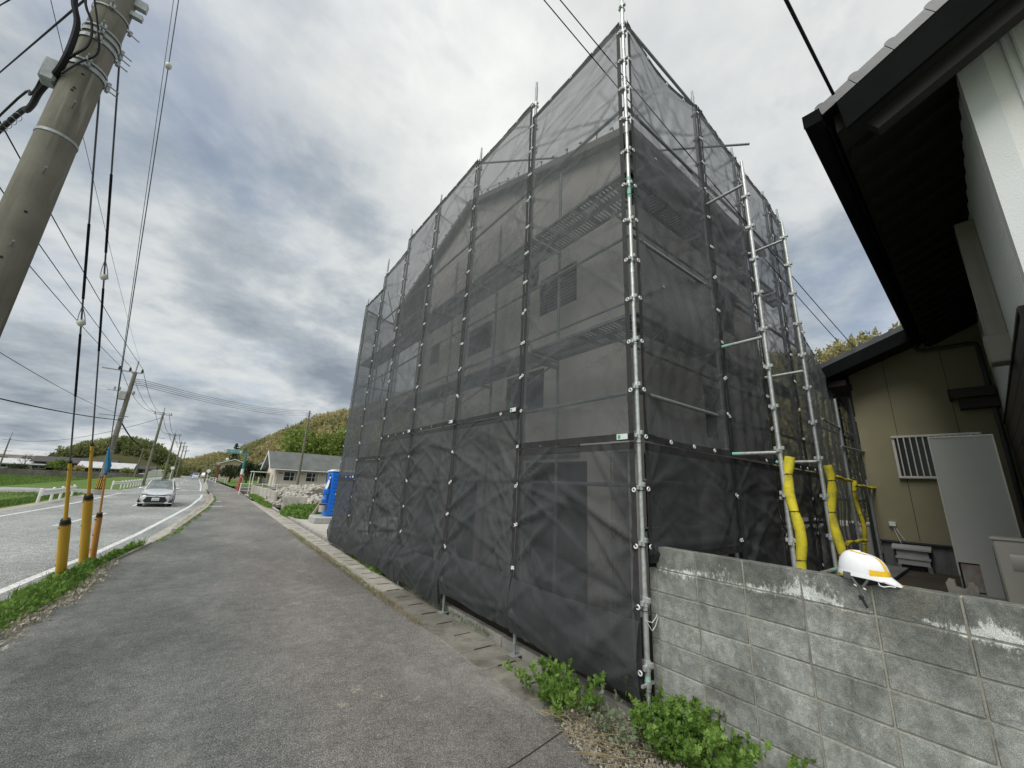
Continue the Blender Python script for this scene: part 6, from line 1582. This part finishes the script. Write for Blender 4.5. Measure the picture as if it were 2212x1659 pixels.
# mugwort at the foot of the corner post
leaf_plant('mugwort', 'leafy green mugwort clump left of the corner post foot, on the edge of the footway', 'weed', (2.86, 2.93, 0), ((-.13, .20), (-.28, .33)), 1000, MUG, .056, 'mugwort', 'grass', 34, .34, tilt=1.0)
leaf_plant('mugwort', 'leafy green mugwort clump right of the corner post, against the block wall', 'weed', (3.18, 1.95, 0), ((-.20, .20), (-.42, .32)), 2100, MUG, .058, 'mugwort', 'grass', 70, .40, tilt=1.0)
leaf_plant('mugwort', 'grey green mugwort sprays in the middle of the weed patch before the post', 'weed', (2.98, 2.35, 0), ((-.20, .22), (-.30, .34)), 420, MUG, .046, 'mugwort_grey', 'straw', 36, .28, tilt=1.1)
leaf_plant('mugwort', 'small dark mugwort growing in the gap between corner post and wall', 'weed', (3.36, 2.42, .1), ((-.05, .06), (-.10, .10)), 160, MUG, .05, 'mugwort', 'grass', 10, .42)
def litter(name, label, box, n, sz, m_, z=.01, leaf=QUADLEAF, zr=.05, cat='dry weeds', tilt=1.5):
    (x0, x1), (y0, y1) = box
    pos = np.stack([R_.uniform(x0, x1, n), R_.uniform(y0, y1, n), z + zr * R_.random(n) ** 2], -1)
    if callable(name): pass
    v, f = scatter(*leaf, pos, rotmats(R_, n, tilt=tilt), sz * R_.uniform(.5, 1.4, n)); v[:, 2] = np.maximum(v[:, 2], .003)
    o = fast_obj(name, v, f, m_, kind='stuff'); o['label'] = label; o['category'] = cat; return o
def ell_box(cx_, cy_, rx, ry, n, rot=0.0):
    a = R_.uniform(0, 2 * np.pi, n); r = np.sqrt(R_.random(n)); u, v = r * np.cos(a) * rx, r * np.sin(a) * ry
    return cx_ + u * math.cos(rot) - v * math.sin(rot), cy_ + u * math.sin(rot) + v * math.cos(rot)
n = 7500; xs, ys = ell_box(2.90, 2.14, .36, .78, n, RAD(-8))
pos = np.stack([xs, ys, .005 + .07 * R_.random(n)], -1); v, f = scatter(*QUADLEAF, pos, rotmats(R_, n, tilt=1.6), .026 * R_.uniform(.5, 1.4, n)); v[:, 2] = np.maximum(v[:, 2], .004)
fast_obj('dry_leaf_litter', v, f, 'dry', kind='stuff', label='bleached curled dead leaves carpeting the weed patch below the post', cat='dry weeds')
stw = MB()
for k in range(60):
    x, y = R_.uniform(2.72, 3.2), R_.uniform(1.75, 2.9); a = R_.normal(2.4, .5); L = R_.uniform(.12, .5)
    z = R_.uniform(.02, .10); stw.tube([(x, y, z), (x + math.cos(a) * L * .5, y + math.sin(a) * L * .5, z + R_.uniform(0, .05)), (x + math.cos(a) * L, y + math.sin(a) * L, max(.01, z + R_.uniform(-.04, .06)))], .0028, 4)
stw.build('dry_stalks', 'straw', kind='stuff', label='straw coloured fallen stalks lying across the weed patch', cat='dry weeds')
# weeds on the road edge at the left
def verge(label, tab, y0, y1, n, h, m_, size=.05, leaf=MUG, name='verge_weeds', w=None):
    ys = R_.uniform(y0, y1, n); cx = np.array([interp(tab, y) for y in ys]); ww = np.array([interp(w, y) for y in ys]) if w else .25
    e = R_.uniform(-1, 1, n); xs = cx + e * ww; hh = h * np.sqrt(np.clip(1 - e * e, .05, 1)) * (.55 + .45 * np.sin(ys * 3.1 + 1) ** 2)
    pos = np.stack([xs, ys, R_.random(n) * hh], -1); v, f = scatter(*leaf, pos, rotmats(R_, n, tilt=1.3), size * R_.uniform(.5, 1.4, n)); v[:, 2] = np.maximum(v[:, 2], -.10)
    return fast_obj(name, v, f, m_, kind='stuff', label=label, cat='weeds')
VT = [(0, -1.98), (6, -1.90), (8, -1.78), (9, -1.68), (10, -1.62), (11, -1.58), (12, -1.40), (13.3, -1.22), (14.5, -1.02)]
VW_ = [(0, .05), (5.5, .06), (7, .20), (8.5, .27), (9.6, .29), (10.6, .24), (11.2, .13), (12, .07), (14.5, .03)]
verge('green leafy weeds along the road edge round the feet of the yellow guards', VT, 3.5, 14.2, 7000, .19, 'mugwort', .055, w=VW_)
verge('long grass blades among the road edge weeds', VT, 3.5, 14.4, 1100, .10, 'grass', .19, BLADE, 'verge_grass', w=VW_)
n = 2600; ys = R_.uniform(3.5, 12.0, n); xs = np.array([interp(VT, y) + interp(VW_, y) for y in ys]) + R_.normal(.02, .09, n)
pos = np.stack([xs, ys, .004 + .03 * R_.random(n)], -1); v, f = scatter(*QUADLEAF, pos, rotmats(R_, n, tilt=1.6), .045 * R_.uniform(.4, 1.5, n)); v[:, 2] = np.maximum(v[:, 2], .003)
fast_obj('dry_leaf_litter', v, f, 'dry', kind='stuff', label='dead leaves and soil along the inner edge of the roadside weeds', cat='dry weeds')
stw = MB()
for k in range(70):
    y = R_.uniform(4.5, 11); x = interp(VT, y) + interp(VW_, y) + R_.normal(0, .07); a = R_.normal(1.1, .6); L = R_.uniform(.1, .5)
    stw.tube([(x, y, .015), (x + math.cos(a) * L * .5, y + math.sin(a) * L * .5, .02 + R_.uniform(0, .06)), (x + math.cos(a) * L, y + math.sin(a) * L, .02)], .003, 4)
stw.build('dry_stalks', 'straw', kind='stuff', label='bleached runner stalks trailing onto the footway from the roadside weeds', cat='dry weeds')
verge('thin weeds in the gutter beside the kerb farther on', [(18, -.62), (30, .1), (46, .30)], 18, 46, 1400, .12, 'straw', .09, BLADE, w=[(18, .06), (40, .22), (46, .2)])
for yy_, L_ in ((15.4, .5), (17.2, .9), (19.6, .5), (22.5, 1.2), (27, 1.5), (31, .8), (35, 1.6), (40, 1.5)):
    verge('sparse weeds growing along the kerb on the footway side', [(y, x + .14) for y, x in KERB if 10 < y < 50], yy_ - L_, yy_ + L_, int(130 * L_), .07, 'mugwort', .05, QUADLEAF, w=[(10, .05), (50, .1)])
verge('dry dead weeds along the kerb on the footway side', [(y, x + .15) for y, x in KERB if 10 < y < 50], 12.8, 44, 1800, .03, 'straw', .06, BLADE, 'dry_weeds', w=[(10, .06), (50, .1)])
# along the drain
verge('green weeds under the hem of the net in the middle of the drain', [(8, 3.34), (12, 3.36)], 8.6, 11.9, 2800, .24, 'mugwort', .055, w=[(8, .08), (9.2, .16), (12, .06)])
verge('low weeds in the joint beside the drain', [(3, 3.32), (9, 3.32)], 4.6, 8.8, 1100, .07, 'grass', .07, BLADE, w=[(3, .03), (9, .05)])
verge('dry weeds along the asphalt edge of the drain', [(4, 2.70), (14, 2.68), (24, 2.72)], 5.5, 17, 3200, .05, 'straw', .07, BLADE, 'dry_weeds', w=[(4, .03), (9, .09), (13, .12), (17, .06)])
verge('greenish weeds along the asphalt edge of the drain', [(4, 2.70), (14, 2.66), (24, 2.72)], 6.5, 15.5, 900, .07, 'grass', .08, BLADE, w=[(4, .03), (13, .10), (17, .06)])
MB().ell((3.24, 8.5, .19), (.012, .012, .012), 6, 4).ell((3.2, 8.56, .16), (.014, .014, .01), 6, 4).ell((3.25, 8.62, .21), (.014, .014, .01), 6, 4).ell((3.22, 8.46, .22), (.014, .014, .01), 6, 4).build('yellow_flowers', 'tape', label='tiny yellow flowers at the hem of the net', cat='flowers')
for lb, cx_, cy_, rx, ry, h in (('bushy green weeds in front of the single concrete panel', 3.95, 23.4, .7, 2.6, .50), ('green weeds on the far side of the single concrete panel', 5.0, 25.2, 1.0, 1.5, .42), ('strip of green weeds along the foot of the concrete panel row', 3.25, 36.5, .25, 8.5, .34), ('green weeds between the timber and the blue toilet', 4.9, 22.5, 1.1, 1.5, .6)):
    n = int(2600 + 900 * rx * ry); xs, ys = ell_box(cx_, cy_, rx, ry, n)
    e = np.clip(1 - ((xs - cx_) / rx) ** 2 - ((ys - cy_) / ry) ** 2, .02, 1) ** .5
    pos = np.stack([xs, ys, R_.random(n) * h * e * (.7 + .3 * np.sin(xs * 4 + ys * 2.3))], -1)
    v, f = scatter(*MUG, pos, rotmats(R_, n, tilt=1.3), .11 * R_.uniform(.5, 1.4, n)); fast_obj('weed_patch', v, f, 'mugwort', kind='stuff', label=lb, cat='weeds')
# grass in the fields on the left
def turf(label, box, n, size, m_, z):
    (x0, x1), (y0, y1) = box; pos = np.stack([R_.uniform(x0, x1, n), R_.uniform(y0, y1, n), np.full(n, z)], -1)
    nz = np.sin(pos[:, 0] * .9 + 2 * np.sin(pos[:, 1] * .25)) * .3 + .8
    v, f = scatter(*BLADE, pos, rotmats(R_, n, tilt=.55), (np.stack([np.full(n, size * 2.2), np.full(n, size), size * R_.uniform(.4, 1.2, n) * nz], -1))); return fast_obj('grass', v, f, m_, kind='stuff', label=label, cat='grass')
turf('tall wild grass in the nearer field below the road, left of the yellow guards', ((-22, -7.9), (20, 46)), 26000, .42, 'grass', -.45)
turf('grass in front of the short guard rail', ((-9.0, -7.7), (22, 46)), 5000, .26, 'grass', -.16)
turf('dry grass mixed into the nearer field', ((-20, -8.1), (20, 42)), 5000, .40, 'straw', -.45)
turf('green crop in the farther field before the stone wall', ((-52, -9.5), (55, 138)), 30000, .45, 'grass', -.75)
# distant trees -----------------------------------------------------------
def tree(label, x, y, h, r, m_, z0=0.0, name='tree', trunk=.2, n=5, cl=60, size=.5, cat='tree', group=None, squash=.85):
    t = thing(name, label, cat, (x, y, z0), group=group)
    tm = MB().tube([(0, 0, 0), (.05 * r, 0, h * .35), (-.03 * r, .05 * r, h * .75)], [trunk, trunk * .75, trunk * .3], 8)
    parts = []
    for k in range(n):
        a = k * 2.4 + R_.uniform(-.4, .4); rr = r * R_.uniform(.25, .72) if k else 0; zz = h * R_.uniform(.45, .86) if k else h * .82
        c = np.array([math.cos(a) * rr, math.sin(a) * rr, zz]); tm.tube([(0, 0, h * .35), tuple(c * [.5, .5, .8]), tuple(c)], [trunk * .5, trunk * .3, trunk * .12], 5)
        v, f = clump(R_, cl, r * R_.uniform(.34, .55), size, QUADLEAF, squash, .35); parts.append((v + c, f))
    v, f = merge(parts); fast_obj('crown', v, f, m_, t, local=True); tm.build('trunk', 'bark', t, local=True); return t
tree('broad bright green tree behind the pink house roof, left one', 17.5, 112, 14.5, 7, 'leaf_bright', n=16, cl=240, size=.75, name='broadleaf_tree')
tree('broad bright green tree behind the pink house roof, right one by the net', 27.5, 110, 17, 7.5, 'leaf_bright', n=18, cl=240, size=.75, name='broadleaf_tree')
tree('bright green tree seen through the far bays of the scaffold', 38, 112, 16, 8, 'leaf_bright', n=16, cl=220, size=.8, name='broadleaf_tree')
tree('dark green evergreen bush mass below the cream house, left', 3.6, 112, 3.6, 2.6, 'leaf_dark', n=12, cl=160, size=.42, name='evergreen_bush', cat='bush')
tree('dark green evergreen bush mass in the middle, beside the carport', 6.7, 110, 4.6, 2.9, 'leaf_dark', n=13, cl=170, size=.42, name='evergreen_bush', cat='bush')
tree('dark green bush right next to the pink house gable', 9.3, 108, 4.2, 2.2, 'leaf_dark', n=10, cl=150, size=.42, name='evergreen_bush', cat='bush')
con = thing('conifer', 'dark pointed conifer rising behind the overhead sign', 'tree', (5.3, 170, 0))
parts = []
for k in range(11):
    z = 5 + k * .72; rr = 2.6 * (1 - k / 11.5); v, f = clump(R_, 46, rr, .55, TRI, .25, .3); parts.append((v + np.array([0, 0, z]), f))
v, f = merge(parts); fast_obj('crown', v, f, 'leaf_dark', con, local=True); MB().cyl((0, 0, 0), (0, 0, 12.4), .22, .03, n=6).build('trunk', 'bark', con, local=True)
tree('round bright green shrub in front of the barn at the left', -30.0, 143, 3.9, 1.9, 'leaf_bright', -.6, n=9, cl=130, size=.34, name='round_shrub', cat='bush')
tree('dull reddish bush right of the round green shrub', -26.6, 143.5, 2.9, 1.6, 'bamboo', -.6, n=7, cl=90, size=.3, name='bush', cat='bush')
tree('low green hedge before the white roofed farm building', -36, 143, 2.2, 2.4, 'leaf_dark', -.6, n=8, cl=110, size=.3, name='hedge', cat='bush')
tree('olive bush in front of the wooded mound, right of the white edged building', -17.6, 143, 2.6, 1.8, 'bamboo_green', -.6, n=7, cl=110, size=.3, name='bush', cat='bush')
tree('fresh green bush beside the third roadside pole', -8.1, 118, 3.8, 1.3, 'leaf_bright', -.3, n=7, cl=90, size=.3, name='bush', cat='bush')
bt = thing('bare_tree', 'leafless tree before the farmhouse at the far left', 'tree', (-35.4, 143, -.6))
bm = MB()
def branch(p, d, L, r, depth):
    q = p + d * L; bm.tube([p, p.lerp(q, .5) + Vector((random.uniform(-.05, .05), random.uniform(-.05, .05), 0)) * L, q], [r, r * .8, r * .55], 4)
    if depth:
        for _ in range(3 if depth > 1 else 4):
            d2 = (d + Vector((random.uniform(-.75, .75), random.uniform(-.5, .5), random.uniform(-.1, .5)))).normalized(); branch(p.lerp(q, random.uniform(.5, 1)), d2, L * .66, r * .5, depth - 1)
branch(Vector((0, 0, 0)), Vector((0, 0, 1)), 2.2, .13, 4); bm.build('branches', 'bark', bt, local=True)

# wooded mound on the left and the bamboo hillside on the right
def lerp_tab(tab, a): return float(np.interp(a, [t[0] for t in tab], [t[1] for t in tab]))
LH = [(-60, -3), (-46, -1), (-41, 1.0), (-37.8, 4.2), (-33.5, 7.8), (-29, 9.6), (-24.4, 11.2), (-19, 10.6), (-15, 9.0), (-10.5, 6.0), (-8.5, .8), (-7, -1)]
def mound_z(x, y):
    t = (y - 158) / 14.0; t = max(0, min(1, t)); s = math.sin(t * math.pi / 2); b = 1 if y < 176 else max(0, 1 - (y - 176) / 40)
    return -.7 + max(0, lerp_tab(LH, x) - 2.6) * s * b
gv = []; gf = []; nx, ny = 40, 24
for j in range(ny + 1):
    for i in range(nx + 1): x = -52 + 46 * i / nx; y = 156 + 64 * j / ny; gv.append((x, y, mound_z(x, y)))
for j in range(ny):
    for i in range(nx): gf.append((j * (nx + 1) + i, j * (nx + 1) + i + 1, (j + 1) * (nx + 1) + i + 1, (j + 1) * (nx + 1) + i))
MB().add(gv, gf).build('mound', 'hill', kind='structure')
def plume(rng, n=34, h=1.0, lean=.25):
    """one bamboo head: drooping sprays round a bent culm"""
    t = rng.random(n) ** .8; x = lean * t ** 2; rad = .30 * np.sqrt(np.clip(1.05 - t, .06, 1)) * rng.uniform(.2, 1, n); a = rng.uniform(0, 2 * np.pi, n)
    p = np.stack([x + rad * np.cos(a), rad * np.sin(a), t * h], -1)
    return scatter(*TRI, p, rotmats(rng, n), np.stack([.11 * rng.uniform(.6, 1.4, n), .11 * np.ones(n), .20 * rng.uniform(.6, 1.4, n)], -1))
PL_ = [plume(R_, 40, 1.0, l) for l in (.1, .25, .35, .18, .0, .3)]
def woods(name, label, pts, hs, m_, wide=1.0):
    parts = []; pts = np.array(pts); hs = np.array(hs); n = len(pts); a = R_.uniform(0, 2 * np.pi, n); ch = R_.integers(0, 6, n)
    for k in range(6):
        s = ch == k; c_, s_ = np.cos(a[s]), np.sin(a[s]); R = np.zeros((s.sum(), 3, 3)); R[:, 0, 0] = c_; R[:, 0, 1] = -s_; R[:, 1, 0] = s_; R[:, 1, 1] = c_; R[:, 2, 2] = 1
        w = hs[s] * wide; parts.append(scatter(*PL_[k], pts[s], R, np.stack([w, w, hs[s]], -1)))
    v, f = merge(parts); return fast_obj(name, v, f, m_, kind='stuff', label=label, cat='woods')
pts = []; hs = []
for _ in range(1900):
    x = R_.uniform(-42, -7.5); y = R_.uniform(166, 182)
    top = lerp_tab(LH, x)
    if top < 1.0: continue
    z = mound_z(x, y); h = min(4.2, top + 1.6) * R_.uniform(.55, 1.05)
    if z + h > top + 1.5: h = max(1.0, top + 1.0 - z)
    pts.append((x, y, z - .2)); hs.append(h)
woods('wooded_mound', 'dark green bamboo covered mound behind the farm buildings', pts, hs, 'bamboo_green', .85)
RG = [(-8, .9, 330), (-4, 1.2, 320), (-1.9, 1.49, 300), (-.5, 2.2, 290), (1.8, 2.75, 270), (3.2, 3.7, 250), (5.5, 5.1, 225), (8, 6.5, 215), (10.7, 7.7, 205), (13.6, 8.6, 200), (18, 10.4, 195), (22.4, 12.3, 190), (35, 15, 175), (55, 17, 150), (70, 17, 135), (76.7, 16.2, 125), (80.8, 17.2, 120), (95, 18, 115)]
def rid(a): return (np.interp(a, [t[0] for t in RG], [t[1] for t in RG]), np.interp(a, [t[0] for t in RG], [t[2] for t in RG]))
def foot(a): return float(np.interp(a, [-8, 0, 3, 10, 20, 40, 60, 80, 95], [262, 235, 180, 128, 118, 100, 80, 62, 55]))
def hillz(a, d):
    el, D = rid(a); f0 = foot(a); t = (d - f0) / (D - f0)
    H = 1.92 + math.tan(RAD(float(el))) * float(D) - 4.2
    if t <= 0: return -.3
    return max(-.3, H) * math.sin(min(t, 1.0) * math.pi / 2) ** 1.15 if t < 1 else max(-.3, H) * max(.2, 1 - (t - 1) * .5)
gv = []; gf = []; na, nd = 104, 30
for i in range(na + 1):
    a = -8 + 103 * i / na; f0 = foot(a); el, D = rid(a)
    for j in range(nd + 1):
        d = f0 + (float(D) * 1.35 - f0) * j / nd; gv.append((d * math.sin(RAD(a)), d * math.cos(RAD(a)), hillz(a, d)))
for i in range(na):
    for j in range(nd): gf.append((i * (nd + 1) + j, (i + 1) * (nd + 1) + j, (i + 1) * (nd + 1) + j + 1, i * (nd + 1) + j + 1))
MB().add(gv, gf).build('hill', 'hill', kind='structure')
pts = []; hs = []; pg = []; hg = []
while len(pts) < 9500:
    a = R_.uniform(-7, 26) if R_.random() < .8 else (R_.uniform(26, 92)); el, D = rid(a); f0 = foot(a); t = R_.random() ** .9 * 1.06; d = f0 + (float(D) - f0) * t
    if d < 90 and 40 < a < 60: continue
    p = (d * math.sin(RAD(a)), d * math.cos(RAD(a)), hillz(a, d) - .4); h = R_.uniform(3.2, 6.6) * min(1, .35 + d / 200) * (.75 if d > 200 else 1)
    if math.sin(p[0] * .045 + 1.3) + math.sin(p[1] * .06 + p[0] * .02) > .75: pg.append(p); hg.append(h * .9)
    pts.append(p); hs.append(h)
woods('bamboo_hillside', 'yellowish brown bamboo wood covering the hill behind the houses', pts, hs, 'bamboo', .8)
woods('green_hillside', 'greener clumps of trees among the yellowish bamboo on the hill', pg, hg, 'bamboo_green', 1.2)
# line of brighter trees at the foot of the hill
ft = []; fh = []
for _ in range(420):
    a = R_.uniform(-1, 30); d = foot(a) + R_.uniform(-6, 12); ft.append((d * math.sin(RAD(a)), d * math.cos(RAD(a)), -.4)); fh.append(R_.uniform(2.5, 4.8))
woods('hill_foot_trees', 'mixed green trees along the foot of the hill', ft, fh, 'bamboo_green', 1.2)
